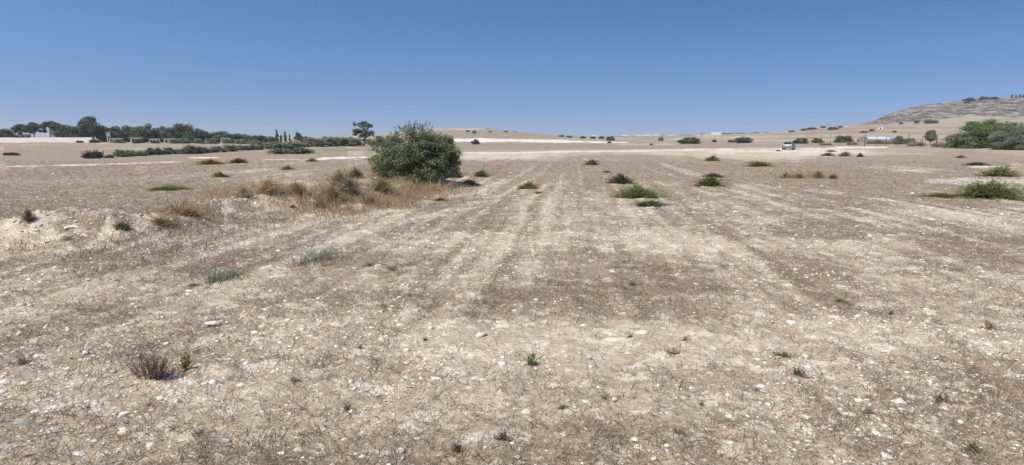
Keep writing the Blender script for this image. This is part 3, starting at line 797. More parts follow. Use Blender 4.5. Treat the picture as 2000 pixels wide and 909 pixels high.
GS = 'scrub bushes along the far field edge'
for u, v, vt, w, mat, lab in [
    (22, 304, 301, 24, 'dark', 'small isolated dark bush on the far brown strip'),
    (181, 310, 292, 32, 'dark', 'dark blunt bush beside a white post'),
    (213, 309, 303, 18, 'dark', 'low dark bush after the white post'),
    (233, 307, 294, 22, 'grey', 'grey green bush starting the hedge of scrub'),
    (252, 306, 292, 22, 'grey', 'second grey bush in the hedge of scrub'),
    (276, 305, 294, 24, 'grey', 'pale grey bush low in the hedge of scrub'),
    (301, 303, 288, 30, 'dark', 'dark rounded bush in the hedge of scrub'),
    (330, 302, 286, 26, 'grey', 'grey bush under a brown tuft in the hedge of scrub'),
    (352, 301, 290, 22, 'grey', 'thin pale bush in the hedge of scrub'),
    (376, 301, 284, 34, 'dark', 'tall dark bush where the hedge of scrub thickens'),
    (400, 299, 286, 28, 'grey', 'grey bush beyond the tall dark one'),
    (424, 298, 284, 32, 'grey', 'wide grey bush below the white house with a doorway'),
    (450, 296, 282, 32, 'grey', 'grey bush with bare stems in the scrub'),
    (476, 294, 280, 30, 'grey', 'feathery grey bush near the end of the scrub'),
    (500, 293, 277, 28, 'grey', 'round grey bush near the end of the scrub'),
    (520, 291, 276, 26, 'grey', 'pale bush joining the big olive shrub'),
    (568, 301, 270, 82, 'grey', 'big sprawling grey olive shrub with dry grass beneath'),
    (612, 287, 267, 40, 'grey', 'grey shrub just beyond the sprawling olive shrub'),
    (596, 280, 265, 22, 'yellow', 'yellowish shrub top over the sprawling olive shrub'),
    (640, 286, 267, 36, 'grey', 'even grey shrub in the middle of the shrub line'),
    (664, 286, 266, 36, 'grey', 'light grey shrub in the shrub line above the green strip'),
    (688, 286, 265, 34, 'grey', 'grey shrub in the shrub line next to the tall gum tree'),
    (738, 287, 263, 34, 'olive', 'leafy shrub between the gum tree and the big bush'),
    (765, 284, 262, 34, 'olive', 'shrub half hidden behind the big bush'),
]:
    plant('shrub', 'shrub', mat, u, v, vt - 1.5 + random.uniform(-3, 2.5), w * random.uniform(1.1, 1.45), lab, 'shrub', GS, n=5200, ls=.032)
for u, vt, w in [(541, 253, 10), (549, 262, 8), (557, 256, 8), (566, 263, 6)]:
    plant('cypress_tree', 'cypress', 'dark', u, None, vt, w, {541: 'tallest thin cypress above the sprawling olive shrub', 549: 'short cypress touching the tallest thin cypress', 557: 'pale slim cypress standing apart', 566: 'tiny cypress tip over the olive shrub'}[u], 'cypress', depth=230)
plant('tree', 'round', 'dark', 581, None, 258, 16, 'small round headed tree over the olive shrub', 'tree', depth=220)
plant('gum_tree', 'gum', 'dark', 711, 286, 240, 42, 'gum tree with layered crown and a leaning bare trunk', 'tree', n=3600, ls=.032, bark='palebark', yaw=0)

for u, v, vt, w, mat, lab in [
    (928, 282.5, 271, 18, 'dark', 'compact dark bush in front of the white strip of field'),
    (953, 251.5, 248.5, 14, 'dark', 'dark bush on the crest of the low central hill'),
    (988, 258.5, 255.5, 10, 'dark', 'dark bush on the shoulder of the low central hill'),
    (1006, 257.5, 253.5, 10, 'dark', 'bush on the skyline past the shoulder of the low hill'),
    (914, 258, 254, 8, 'dark', 'small bush below the pale cap of the low hill'),
    (926, 261, 255, 9, 'dark', 'taller small bush below the pale cap of the low hill'),
    (957, 259, 256, 7, 'dark', 'tiny bush in the brown of the low hill'),
    (1097, 267.5, 264, 11, 'dark', 'first dark bush where the low hill meets the plain'),
    (1112, 269, 265.5, 12, 'dark', 'second dark bush where the low hill meets the plain'),
    (1139, 271, 266, 12, 'dark', 'dark bush on the far plain beyond the low hill'),
    (1158, 271.5, 266.5, 12, 'dark', 'wide low bush on the far plain beyond the low hill'),
    (1175, 271.5, 266, 12, 'dark', 'bush touching the round tree on the far plain'),
    (1192, 275, 265, 17, 'dark', 'round dark tree on the far plain near the pale town'),
    (1191, 280, 276, 9, 'dark', 'small dark bush below the round tree on the far plain'),
    (1272, 284, 280.5, 7, 'dark', 'tiny dark bush alone on the brown far field'),
    (1291, 275, 267, 11, 'grey', 'greyish bush in front of the pale far town'),
    (1345, 281.5, 266.5, 44, 'dark', 'widest dark bush on the far field with a domed top'),
    (1395, 278, 272.5, 10, 'dark', 'small bush between the two big far bushes'),
    (1427, 278.5, 273, 13, 'dark', 'low bush attached to the second big far bush'),
    (1452, 279.5, 266, 36, 'dark', 'second big dark far bush, before the car'),
    (1563, 281, 268, 28, 'dark', 'dark bush directly behind the silver car'),
    (1596, 280, 269, 22, 'dark', 'dark bush next along from the one behind the car'),
    (1647, 279, 263, 34, 'dark', 'broad dark bush before the white roofed tunnel'),
    (1684, 278, 269, 18, 'grey', 'grey bush at the end of the white roofed tunnel'),
    (1546, 258.5, 255, 12, 'dark', 'lowest bush on the rising ridge line'),
    (1570, 255.5, 251.5, 12, 'dark', 'second bush on the rising ridge line'),
    (1586, 253.5, 249, 20, 'dark', 'long low bush on the rising ridge line'),
    (1608, 250.5, 246.5, 10, 'dark', 'small round bush on the rising ridge line'),
    (1627, 254, 247.5, 20, 'dark', 'greener bush just under the rising ridge line'),
    (1641, 250, 246, 10, 'dark', 'topmost bush on the rising ridge line'),
    (1688, 260, 256, 14, 'grey', 'brownish bush on the field below the hill'),
    (1703, 257, 252, 10, 'dark', 'dark bush near the white hut below the hill'),
    (1747, 259, 255.5, 9, 'dark', 'dark bush above the pale blue end of the tunnel'),
    (1760, 243, 238.5, 8, 'brownweed', 'small brown bush at the foot of the rocky hill'),
    (1790, 241.5, 235, 10, 'brownweed', 'brown bush in the middle of the foot of the rocky hill'),
    (1818, 241.5, 233.5, 24, 'brownweed', 'wide brown thicket at the foot of the rocky hill'),
]:
    plant('shrub', 'shrub', mat, u, v, vt - .8, w * 1.2, lab, 'shrub', 'bushes dotted over the far fields')
for u, vt, w, kind, lab in [(1884, 190, 26, 'shrub', 'first clump of dark bush on top of the rocky hill'), (1911, 187.5, 22, 'shrub', 'middle bush on top of the rocky hill'), (1931, 188, 20, 'shrub', 'third bush on top of the rocky hill'),
                            (1966, 184, 6, 'cypress', 'thin pointed tree on the hill crest'), (1974, 185.5, 5, 'cypress', 'shorter pointed tree on the hill crest'), (1981, 184.5, 6, 'cypress', 'stout pointed tree on the hill crest'), (1993, 184.5, 18, 'shrub', 'last dark bush on the hill crest'),
                            (1880, 198, 14, 'shrub', 'dark bush a little below the top of the rocky hill')]:
    o = plant('shrub' if kind == 'shrub' else 'cypress_tree', kind, 'dark', u, None, vt, w, lab, kind, 'trees on the hill top', depth=696 if vt < 195 else 672, n=900, ls=.07)

# the trees by the fence
plant('tree', 'wide', 'tree', 1925, 290, 229, 140, 'wide bright green tree with its crown to the ground beside the fence', 'tree', n=30000, ls=.0135)
plant('tree', 'wide', 'grey', 1985, 292, 240, 100, 'dull grey green tree in front of the bright green one', 'tree', n=26000, ls=.0145)
plant('tree', 'round', 'olive', 1817, 284, 253, 26, 'small leaning tree by a fence post', 'tree', n=1200, ls=.06)
for u, v, vt, w, mat, lab in [(1700, 281, 273, 22, 'straw', 'dry scrub at the near end of the tunnel wall'), (1716, 281, 272, 18, 'grey', 'grey scrub against the middle of the tunnel wall'), (1733, 281, 273.5, 24, 'straw', 'dry scrub towards the blue end of the tunnel wall'), (1664, 283, 276, 26, 'straw', 'pale dry scrub between the broad dark bush and the tunnel'), (1611, 284, 278, 30, 'straw', 'pale dry scrub at the foot of the thin fence posts')]:
    plant('shrub', 'shrub', mat, u, v, vt, w, lab, 'shrub')
plant('shrub', 'shrub', 'grey', 1757, 282, 262, 30, 'grey green shrub against the pale blue end of the tunnel', 'shrub')
plant('shrub', 'shrub', 'grey', 1778, 281, 268, 24, 'smaller shrub beyond the one at the tunnel end', 'shrub')
plant('shrub', 'shrub', 'straw', 1790, 286, 275, 40, 'straw coloured dry thicket under the fence', 'shrub')
plant('shrub', 'shrub', 'straw', 1835, 287, 275, 40, 'dry tan thicket between the fence and the green tree', 'shrub')

# ------------------------------------------------------------------ weeds and tussocks
def weed_mesh(variant, mat, nst=150, upright=.0, leaf=.05, thin=.22, per=9, spread=1.0):
    key = ('weed', variant, mat, nst, upright, leaf, thin, per)
    if key in PROTO: return PROTO[key]
    r = np.random.default_rng(900 + variant)
    a = r.uniform(0, 6.28, nst); e = np.clip(r.uniform(.03, 1, nst) ** (1 - .5 * upright), 0, 1) * 1.5
    d = np.stack([np.cos(a) * np.cos(e), np.sin(a) * np.cos(e), np.sin(e)], -1)
    lump = .72 + .28 * np.sin(a * 3 + variant) * np.cos(a * 2)
    end = d * np.array([.5, .5, .92]) * (lump * r.uniform(.72, 1.12, nst))[:, None]
    base = r.normal(0, .05, (nst, 3)) * [1, 1, 0]
    parts = []
    t = r.uniform(.25, 1, (nst, per))
    P = base[:, None] * (1 - t[..., None]) + end[:, None] * t[..., None] + np.array([0, 0, -.12]) * (t ** 2)[..., None] * (1 - np.abs(d[:, None, 2:3]))
    P = P.reshape(-1, 3) + r.normal(0, .012, (nst * per, 3)); P[:, 2] = np.maximum(P[:, 2], .01)
    D = unitv(np.repeat(d, per, 0) + r.normal(0, .45, (nst * per, 3)))
    n = len(P); N = unitv(np.cross(D, r.normal(size=(n, 3)))); B = np.cross(N, D); s = (leaf * r.uniform(.6, 1.4, n))[:, None]
    parts.append((np.stack([P - D * s, P + B * s * thin, P + D * s, P - B * s * thin], 1).reshape(-1, 3), np.arange(n * 4).reshape(n, 4)))
    side = unitv(np.cross(d, r.normal(size=(nst, 3)))) * .004
    parts.append((np.stack([base - side, base + side, end + side * .4, end - side * .4], 1).reshape(-1, 3), np.arange(nst * 4).reshape(nst, 4)))
    V, Fq = join(parts)
    PROTO[key] = mesh_np('weed', V, Fq, M[mat], {'tint': ('FACE', r.uniform(0, 1, len(Fq)))})
    return PROTO[key]

def weed(u, v, w, h, mat, lab, group=None, name='weed', cat='weed', yaw=None, flatten=1.0, **kw):
    x, y, z = at(u, v); m = y / F
    _vi[0] += 1
    o = link(name, weed_mesh(_vi[0] % 5, mat, **kw), None, (x, y + w * m * .3, float(H(np.array([x]), np.array([y + w * m * .3]))[0]) - .01))
    o.scale = (w * m * 1.5, w * m * 1.15, h * m * 1.12 * flatten); o.rotation_euler = (0, 0, 0 if yaw is None else yaw)
    tag(o, lab, cat, group); return o

GW = 'green weeds in the field'
for u, v, w, h, mat, lab in [
    (426, 347, 40, 13, 'weed', 'green domed weed in the dry field behind the earth bank'),
    (312, 373, 92, 11, 'weed', 'long flat green weed patch behind the earth bank'),
    (557, 332, 28, 10, 'weed', 'small green weed between the bank and the scrub'),
    (605, 316, 28, 8, 'weed', 'small weed at the bend of the white track'),
    (460, 319, 44, 11, 'yellow', 'low yellowish weeds with a dark tip near the white track'),
    (405, 322, 60, 12, 'ochre', 'ochre bush of dry weed by the white track'),
    (915, 361, 38, 12, 'weed', 'pale green weed beyond the big bush'),
    (938, 346, 34, 15, 'bluegreen', 'dark green weed at the side of the big bush'),
    (1030, 370, 46, 18, 'weed', 'solitary green weed between two pale tracks'),
    (1157, 323, 36, 13, 'weed', 'dark green weed farthest up the middle tracks'),
    (1217, 360, 60, 23, 'bluegreen', 'dark blue green domed weed behind the widest weed'),
    (1252, 389, 112, 30, 'weed', 'widest green weed in the middle of the field'),
    (1272, 405, 80, 13, 'bluegreen', 'low dark weed lying just before the widest weed'),
    (1393, 315, 32, 13, 'weed', 'olive weed in line with the far widest bush'),
    (1392, 365, 66, 23, 'yellow', 'bright yellow green weed'),
    (1400, 347, 50, 9, 'bluegreen', 'greyish thin weed just behind the yellow green one'),
    (1490, 326, 62, 13, 'weed', 'long grey green weed in front of the car'),
    (1521, 296, 12, 4, 'weed', 'little dark weed next to the rear of the car'),
    (1620, 305, 30, 8, 'bluegreen', 'first of the small weeds on the pale patch before the fence'),
    (1654, 306, 28, 11, 'weed', 'greenest of the small weeds on the pale patch before the fence'),
    (1683, 307, 16, 9, 'bluegreen', 'last of the small weeds on the pale patch before the fence'),
    (1627, 297, 22, 5, 'weed', 'flat weed behind the small weeds on the pale patch'),
    (1918, 324, 52, 8, 'bluegreen', 'flat dull weed strip on a pale streak'),
    (1967, 346, 82, 24, 'weed', 'green weed mound behind the largest weed mound'),
    (1962, 390, 150, 40, 'weed', 'largest green weed mound, cut by the edge of the view'),
    (1860, 387, 90, 9, 'weed', 'low trailing weed running out from the largest weed mound'),
    (230, 455, 38, 22, 'bluegreen', 'blue green weed growing on the earth mound'),
    (622, 407, 34, 15, 'weed', 'green weed at the foot of the rusty grass'),
]:
    big = w > 90
    weed(u, v, w, h, mat, lab, GW, nst=520 if big else 300, leaf=.021 if big else .032, per=14 if big else 11, thin=.34)

for u, v, w, h, mat, lab in [
    (656, 366, 56, 40, 'ochre', 'ochre feathery bush on the bank crest'),
    (692, 350, 40, 26, 'brownweed', 'brown twiggy bush beside the ochre one'),
    (680, 384, 60, 38, 'greysprout', 'grey green prickly bush below the ochre one'),
    (740, 380, 66, 34, 'ochre', 'ochre green bush in front of the big bush'),
    (737, 345, 56, 34, 'straw', 'tan dry bush against the big bush'),
    (765, 345, 60, 46, 'brownweed', 'dull pinkish brown shrub leaning into the big bush'),
    (575, 382, 50, 25, 'ochre', 'mustard coloured tuft at the end of the golden grass'),
    (470, 386, 60, 30, 'straw', 'first golden tuft on the bank crest'),
    (515, 384, 66, 36, 'straw', 'tallest golden tuft on the bank crest'),
    (718, 400, 40, 16, 'brownweed', 'dark brown tuft at the foot of the ochre green bush'),
    (640, 395, 60, 34, 'rust', 'rusty orange tuft between grey bush and golden grass'),
    (1538, 349, 30, 14, 'ochre', 'first ochre tuft of the dry clump in the far field'),
    (1565, 349, 36, 12, 'ochre', 'flat ochre tuft in the middle of the dry clump'),
    (1602, 349, 34, 18, 'ochre', 'tallest ochre tuft of the dry clump'),
    (1630, 350, 24, 12, 'brownweed', 'brown tuft ending the dry clump'),
    (1880, 309, 24, 7, 'ochre', 'small ochre tuft in the field by the green trees'),
    (1186, 338, 26, 6, 'ochre', 'flat ochre tuft behind the blue green weed'),
    (1052, 379, 30, 6, 'ochre', 'flat ochre scrap beside the solitary green weed'),
    (858, 394, 40, 8, 'yellow', 'flat yellowish weed on the brown strip below the big bush'),
    (350, 421, 70, 18, 'rust', 'rust brown tuft between the two banks'),
    (300, 443, 60, 18, 'rust', 'reddish dead tuft on the dip of the bank'),
    (128, 476, 30, 14, 'rust', 'little rusty tuft on the face of the earth mound'),
    (52, 440, 30, 30, 'brownweed', 'thin brown stalks behind the earth mound'),
    (570, 409, 18, 10, 'brownweed', 'dark tuft at the end of the second bank'),
]:
    weed(u, v, w, h, mat, lab, 'dry tufts along the bank and field', name='dry_tuft', cat='dry bush', nst=230, upright=.5, leaf=.06, thin=.10, per=8)

# near plants
def dead_bush():
    r = np.random.default_rng(404)
    x, y, z = at(300, 741); m = y / F; W, Hh = 104 * m, 66 * m
    root = link('dead_bush', None, None, (x, y, z - .01))
    n = 80; bx = r.normal(0, .15, n).clip(-.34, .34) * W; by = r.normal(0, .12, n) * W * .5
    d = np.stack([bx / W * 1.5 + r.normal(0, .22, n), by / W * 1.5 + r.normal(0, .22, n), np.ones(n)], -1); d = unitv(d)
    L = Hh * r.uniform(.55, 1.05, n) * (1 - .35 * (np.abs(bx) / W / .34) ** 2)
    base = np.stack([bx, by, np.zeros(n)], -1)
    V, Fq, ti = blades('stems', base, d, L, r.uniform(.004, .007, n), None, r, .25)
    k = 9; t = r.uniform(.35, 1, (n, k)); P = (base[:, None] + d[:, None] * (L[:, None] * t)[..., None]).reshape(-1, 3)
    dd = unitv(np.repeat(d, k, 0) + r.normal(0, .75, (n * k, 3)))
    V2, F2, t2 = blades('twigs', P, dd, r.uniform(.02, .06, n * k), r.uniform(.0022, .0045, n * k), None, r, .3)
    link('stems', mesh_np('stems', V, Fq, M['deadstem'], {'tint': ('FACE', ti)}), root)
    link('twigs', mesh_np('twigs', V2, F2, M['brownweed'], {'tint': ('FACE', t2 * .6 + .35)}), root)
    tag(root, 'dead brown twiggy bush standing alone on stony soil', 'dry bush')
dead_bush()
weed(357, 727, 40, 52, 'yellow', 'yellow green sprout at the side of the dead brown bush', nst=26, upright=.9, leaf=.07, thin=.25, per=8)
weed(1038, 719, 44, 42, 'weed', 'lone spiky green weed on bare soil', nst=34, upright=.7, leaf=.10, thin=.13, per=6)
for u, v, w, h, mat, lab in [
    (1565, 742, 62, 26, 'bluegreen', 'dark green weed, the larger of two close together'), (1537, 702, 56, 16, 'bluegreen', 'low green weed, the smaller of two close together'),
    (1746, 618, 24, 16, 'bluegreen', 'small bright leafed weed in thin stubble'), (1942, 650, 40, 30, 'brownweed', 'dark dry weed with bare twigs'),
    (676, 805, 34, 22, 'bluegreen', 'dark green weed with a pale stone beside it'), (570, 750, 36, 18, 'greysprout', 'grey weed among pebbles'), (830, 668, 24, 12, 'bluegreen', 'little green weed on brown stubble'),
    (702, 682, 20, 14, 'brownweed', 'tiny dark weed beside pale stones'), (1238, 560, 36, 10, 'bluegreen', 'small green weed in the dense dark stubble'), (1232, 664, 26, 16, 'bluegreen', 'green weed just beneath the broad white stone'),
    (1340, 668, 26, 14, 'greysprout', 'grey green weed to the side of the broad white stone'), (1318, 695, 52, 22, 'straw', 'straw coloured flat tuft on bare soil'), (1372, 795, 24, 22, 'bluegreen', 'small upright dark weed in brown stubble'),
    (1330, 858, 50, 26, 'brownweed', 'dark twiggy weed near the bottom edge'), (1705, 815, 56, 20, 'greysprout', 'silvery herb patch beside white stones'), (1650, 595, 46, 12, 'bluegreen', 'thin green weed in a row of sprigs'),
    (160, 810, 46, 24, 'brownweed', 'dark twiggy weed behind the grey stone'), (30, 716, 50, 18, 'greysprout', 'grey sprig at the left end of the field'), (980, 868, 50, 36, 'brownweed', 'spindly brown weed at the bottom of the bare soil'),
    (890, 890, 60, 30, 'brownweed', 'fallen forked twig weed near the bottom'), (385, 860, 30, 22, 'brownweed', 'small dark forked weed below the dead bush'), (1850, 790, 60, 22, 'brownweed', 'brown weed clump beyond the flat oval stone'), (1915, 890, 70, 26, 'bluegreen', 'dark green weed in the lower right corner'),
    (1180, 780, 24, 12, 'bluegreen', 'small green sprig on pale soil'), (1480, 770, 30, 14, 'brownweed', 'small brown weed near the two green weeds'), (1100, 805, 44, 16, 'brownweed', 'sparse brown weed below the lone spiky weed'),
]:
    weed(u, v, w * 1.05, h * 1.1, mat, lab, 'small weeds in the near field', nst=46, upright=.45, leaf=.055, thin=.2, per=7, yaw=random.uniform(0, 6.28))
for u, v, w, h in [(620, 512, 60, 22), (585, 520, 50, 16), (640, 500, 50, 14), (410, 552, 60, 20), (445, 540, 50, 18), (370, 560, 40, 14), (720, 520, 30, 16), (760, 528, 60, 10)]:
    weed(u, v, w, h * .6, 'greysprout', 'faint silvery herb in a patch on the stony stubble', 'silvery herbs on the stony stubble', name='herb', cat='herb', nst=60, upright=.3, leaf=.05, per=7, yaw=random.uniform(0, 6.28))

# ------------------------------------------------------------------ built things
def box(bm, x0, x1, y0, y1, z0, z1):
    vs = [bm.verts.new(p) for p in ((x0, y0, z0), (x1, y0, z0), (x1, y1, z0), (x0, y1, z0), (x0, y0, z1), (x1, y0, z1), (x1, y1, z1), (x0, y1, z1))]
    for f in ((0, 3, 2, 1), (4, 5, 6, 7), (0, 1, 5, 4), (1, 2, 6, 5), (2, 3, 7, 6), (3, 0, 4, 7)): bm.faces.new([vs[i] for i in f])

def bmo(name, fn, mat, parent=None, loc=None, bevel=0, smooth=False):
    bm = bmesh.new(); fn(bm)
    if bevel: bmesh.ops.bevel(bm, geom=list(bm.edges), offset=bevel, segments=2, affect='EDGES', clamp_overlap=True)
    bmesh.ops.recalc_face_normals(bm, faces=bm.faces)
    me = bpy.data.meshes.new(name); bm.to_mesh(me); bm.free(); me.materials.append(M[mat])
    if smooth:
        for p in me.polygons: p.use_smooth = True
    return link(name, me, parent, loc)

def house(u, depth, wpx, vtop, label, openings=2, group='white buildings below the grove', flatroof=True, cat='house', dd=5):
    x, y, z = atd(u, depth); zc = y * CP - (z - CAMH) * SP; m = zc / F
    _, vb = project(np.array([x]), np.array([y]), np.array([z]))
    w = wpx * m; h = max(1.2, (float(vb[0]) - vtop) * m)
    root = link('house', None, None, (x, y + dd / 2, z)); root.rotation_euler = (0, 0, -math.atan2(x, y))
    bmo('wall', lambda b: box(b, -w / 2, w / 2, -dd / 2, dd / 2, -.6, h), 'white', root, bevel=.03)
    bmo('roof', lambda b: box(b, -w / 2 - .12, w / 2 + .12, -dd / 2 - .12, dd / 2 + .12, h + .003, h + .16), 'roofgrey', root)
    n = openings
    for k in range(n):
        cx = -w / 2 + w * (k + .5) / n; ow = min(.45, w / n * .25); top = min(h - .3, 2.0); isd = k == 0
        if isd: bmo('door', lambda b: box(b, cx - ow, cx + ow, -dd / 2 - .03, -dd / 2 + .02, .02, top), 'opening', root)
        else:
            f = bmo('window', lambda b: box(b, cx - ow, cx + ow, -dd / 2 - .03, -dd / 2 + .02, top * .48, top), 'post', root)
            bmo('pane', lambda b: box(b, cx - ow + .06, cx + ow - .06, -dd / 2 - .036, -dd / 2 + .01, top * .48 + .06, top - .06), 'opening', f)
    tag(root, label, cat, group); return root

# long white wall in front of the grove
def boundary_wall():
    xa, ya, za = atd(-180, 192); xb, yb, zb = atd(197, 196)
    root = link('boundary_wall', None, None, (xa, ya, za)); L = xb - xa; hh = 1.62
    dz = [atd(-180 + 377 * k / 12, 192 + 4 * k / 12)[2] - za for k in range(13)]
    def body(b):
        for k in range(12):
            x0, x1 = L * k / 12, L * (k + 1) / 12 - .004
            box(b, x0, x1, -.2, .2, min(dz[k], dz[k + 1]) - .8, hh + dz[k] * .5 + .04 * math.sin(k * 2.3))
    bmo('wall', body, 'white', root)
    tag(root, 'long low whitewashed wall below the pines of the grove', 'wall')
boundary_wall()
for u, d, w, vt, lab, op in [
    (34, 222, 26, 263.5, 'low white building at the end of the long white wall', 3), (108, 226, 12, 259, 'small white building between the spreading pine and the rounded tree', 1),
    (170, 226, 9, 258, 'white cabin beneath the domed pine', 1), (203, 206, 6, 260, 'narrow white house like a pillar beside the domed pine', 1),
    (216, 192, 22, 271, 'low white house with dark openings at the end of the wall', 3), (256, 190, 19, 270, 'square white house before the broad trees', 2),
    (292, 192, 18, 272, 'low white shed with a dark row of openings', 3), (324, 192, 22, 271.5, 'long white shed under the dull green tree', 3),
    (377, 190, 10, 277, 'small white shed beneath the square crowned tree', 1), (400, 190, 14, 277, 'small white hut with one side dark', 1), (432, 188, 15, 270.5, 'white house with a doorway at the tapering end of the grove', 2),
    (458, 188, 12, 277, 'pale low hut among the scrub', 1)]:
    house(u, d, w, vt, lab, op)
for u, w, vt, lab in [(232, 22, 270, 'dark bush between the low white house and the square white house'), (272, 18, 270, 'dark bush right after the square white house'), (303, 14, 274, 'little bush between two white sheds'), (345, 24, 269, 'grey bush hiding the end of the long white shed'),
                      (360, 22, 268, 'grey green bush beneath the square crowned tree'), (388, 20, 270, 'bush between the small shed and the half dark hut'), (414, 24, 268, 'bush beside the half dark hut'), (446, 22, 268, 'bush after the white house with a doorway'), (472, 26, 270, 'bush past the pale low hut'), (493, 24, 271, 'bush where the grove meets the scrub'), (184, 18, 271.5, 'dark low bush before the end of the long white wall'), (155, 12, 273.5, 'tiny bush at the foot of the long white wall')]:
    plant('shrub', 'shrub', 'grey' if w > 19 else 'dark', u, None, vt, w * 1.3, lab, 'shrub', 'bushes before the white buildings', depth=184, n=1600, ls=.06)
# far pale town
for u, d, w, vt, lab, op in [(1222, 1500, 14, 263.5, 'far pale building at the near end of the town', 2), (1246, 1550, 12, 264, 'far pale low building in the middle of the town', 2), (1262, 1500, 16, 263, 'far pale wide block in the middle of the town', 3),
                         (1281, 1480, 14, 262.5, 'brightest white block of the far town', 2), (1312, 900, 14, 264.5, 'far white shed beside the town', 2), (1365, 850, 10, 262.5, 'small far white house over the widest dark bush', 2), (1379, 850, 10, 262.5, 'far white house with a gap beside it', 2), (1399, 820, 24, 262, 'long far white shed beneath the skyline', 4), (1400, 1000, 18, 258.5, 'white roofed building on the far skyline', 3), (1162, 1000, 10, 264, 'tiny pale house on the skyline past the low hill', 1)]:
    house(u, d, w, vt, lab, op, 'pale buildings on the far plain', dd=9)
for k, (u, w, vt) in enumerate([(1340, 26, 263.5), (1370, 30, 261), (1420, 30, 260), (1446, 26, 259.5), (1474, 30, 258.8), (1497, 14, 258.5), (1300, 20, 265.5), (1240, 18, 265.5)]):
    plant('tree', 'shrub', 'dark', u, None, vt - .3, w, ['dark tree clump beside the widest far bush on the skyline', 'tree clump above the small far white houses', 'tree clump above the long far white shed', 'tree clump with a pointed top on the far skyline',
          'long tree clump on the far skyline', 'last tree clump before the ridge starts to rise', 'tree clump at the end of the pale town', 'tree clump amid the pale town'][k], 'tree', 'tree clumps on the far skyline', depth=1050 if u > 1310 else 1600, n=900, ls=.07, trunk=False)

# white post by the dark bush
x, y, z = at(199, 308.5)
tag(bmo('marker_post', lambda b: (box(b, -.16, .16, -.16, .16, -.2, .62), box(b, -.2, .2, -.2, .2, .623, .70)), 'white', None, (x, y, z), .01), 'short white post beside the dark blunt bush', 'post')
# white hut on the slope
house(1721, 330, 8, 252.6, 'small white hut on the field below the rocky hill', 1, None, cat='hut', dd=3)

def tunnel():
    x, y, z = at(1690, 279); x2 = y * (1753 - 1000) / FH
    L = x2 - x; m = y / F
    h = 11.5 * m; wd = 4.2
    root = link('greenhouse', None, None, (x, y + 1, z)); root.rotation_euler = (0, 0, .10)
    prof = [(-wd / 2, h * .55)] + [(-wd / 2 * math.cos(a), h * .55 + h * .45 * math.sin(a)) for a in np.linspace(.25, math.pi - .25, 9)] + [(wd / 2, h * .55)]
    def roof(b):
        rings = []
        for i in range(9):
            xx = L * .72 * i / 8 + .0; sag = .04 * math.sin(i * 3.1)
            rings.append([b.verts.new((xx, py, pz - sag)) for py, pz in prof])
        for i in range(8):
            for k in range(len(prof) - 1): b.faces.new((rings[i][k], rings[i][k + 1], rings[i + 1][k + 1], rings[i + 1][k]))
    bmo('roof', roof, 'whitesheet', root, smooth=True)
    def roof2(b):
        rings = [[b.verts.new((xx, py, pz + .05)) for py, pz in prof] for xx in (L * .724, L * .85, L * .98)]
        for i in range(2):
            for k in range(len(prof) - 1): b.faces.new((rings[i][k], rings[i][k + 1], rings[i + 1][k + 1], rings[i + 1][k]))
    bmo('roof', roof2, 'bluesheet', root, smooth=True)
    bmo('wall', lambda b: box(b, 0.02, L * .97, -wd / 2 + .02, wd / 2 - .02, -.5, h * .545), 'greysheet', root)
    def end(b):
        for xx in (.05, L * .96):
            b.faces.new([b.verts.new((xx, py * .98, pz - .02)) for py, pz in prof])
    bmo('end_wall', end, 'greysheet', root)
    for k in range(6):
        xx = L * (.04 + .9 * k / 5)
        bmo('frame', lambda b: box(b, xx - .04, xx + .04, -wd / 2 - .05, -wd / 2 + .01, -.4, h * .54), 'post', root)
    tag(root, 'long low tunnel greenhouse with white sheet roof and pale blue end', 'greenhouse')
tunnel()

def fence():
    specs = [(1575, 285, 261), (1586, 285, 264), (1602, 285.5, 262), (1621, 285.5, 263), (1640, 286, 264), (1660, 286, 263), (1688, 287, 262), (1711, 286.5, 266), (1729, 286.5, 266), (1750, 286.5, 266), (1773, 287, 262), (1800, 288, 264), (1828, 288, 264), (1848, 288, 265), (1857, 288, 264)]
    P = [at(u, v) for u, v, _ in specs]
    root = link('fence', None, None, P[0]); o = np.array(P[0])
    for (u, v, t), p in zip(specs, P):
        h = (v - t) * p[1] / F; q = np.array(p) - o
        thick = .075 if u in (1688, 1773, 1828) else .05 if u > 1690 else .03
        V, Fq = tube([q + [0, 0, -.3], q + [0.01, 0, h * .5], q + [random.uniform(-.06, .06), 0, h]], [thick, thick * .95, thick * .85], 6)
        link('post', mesh_np('post', V, Fq, M['post']), root)
    parts = []
    for hgt in (.35, .7, 1.05, 1.4, 1.75, 2.05):
        pts = [np.array(p) - o + [0, -.05, hgt] for p in P]
        parts.append(tube(pts, [.008] * len(pts), 3))
    V, Fq = join(parts); link('wire', mesh_np('wire', V, Fq, M['wire']), root)
    tag(root, 'wire fence on thin dark posts running from the car to the green trees', 'fence')
fence()

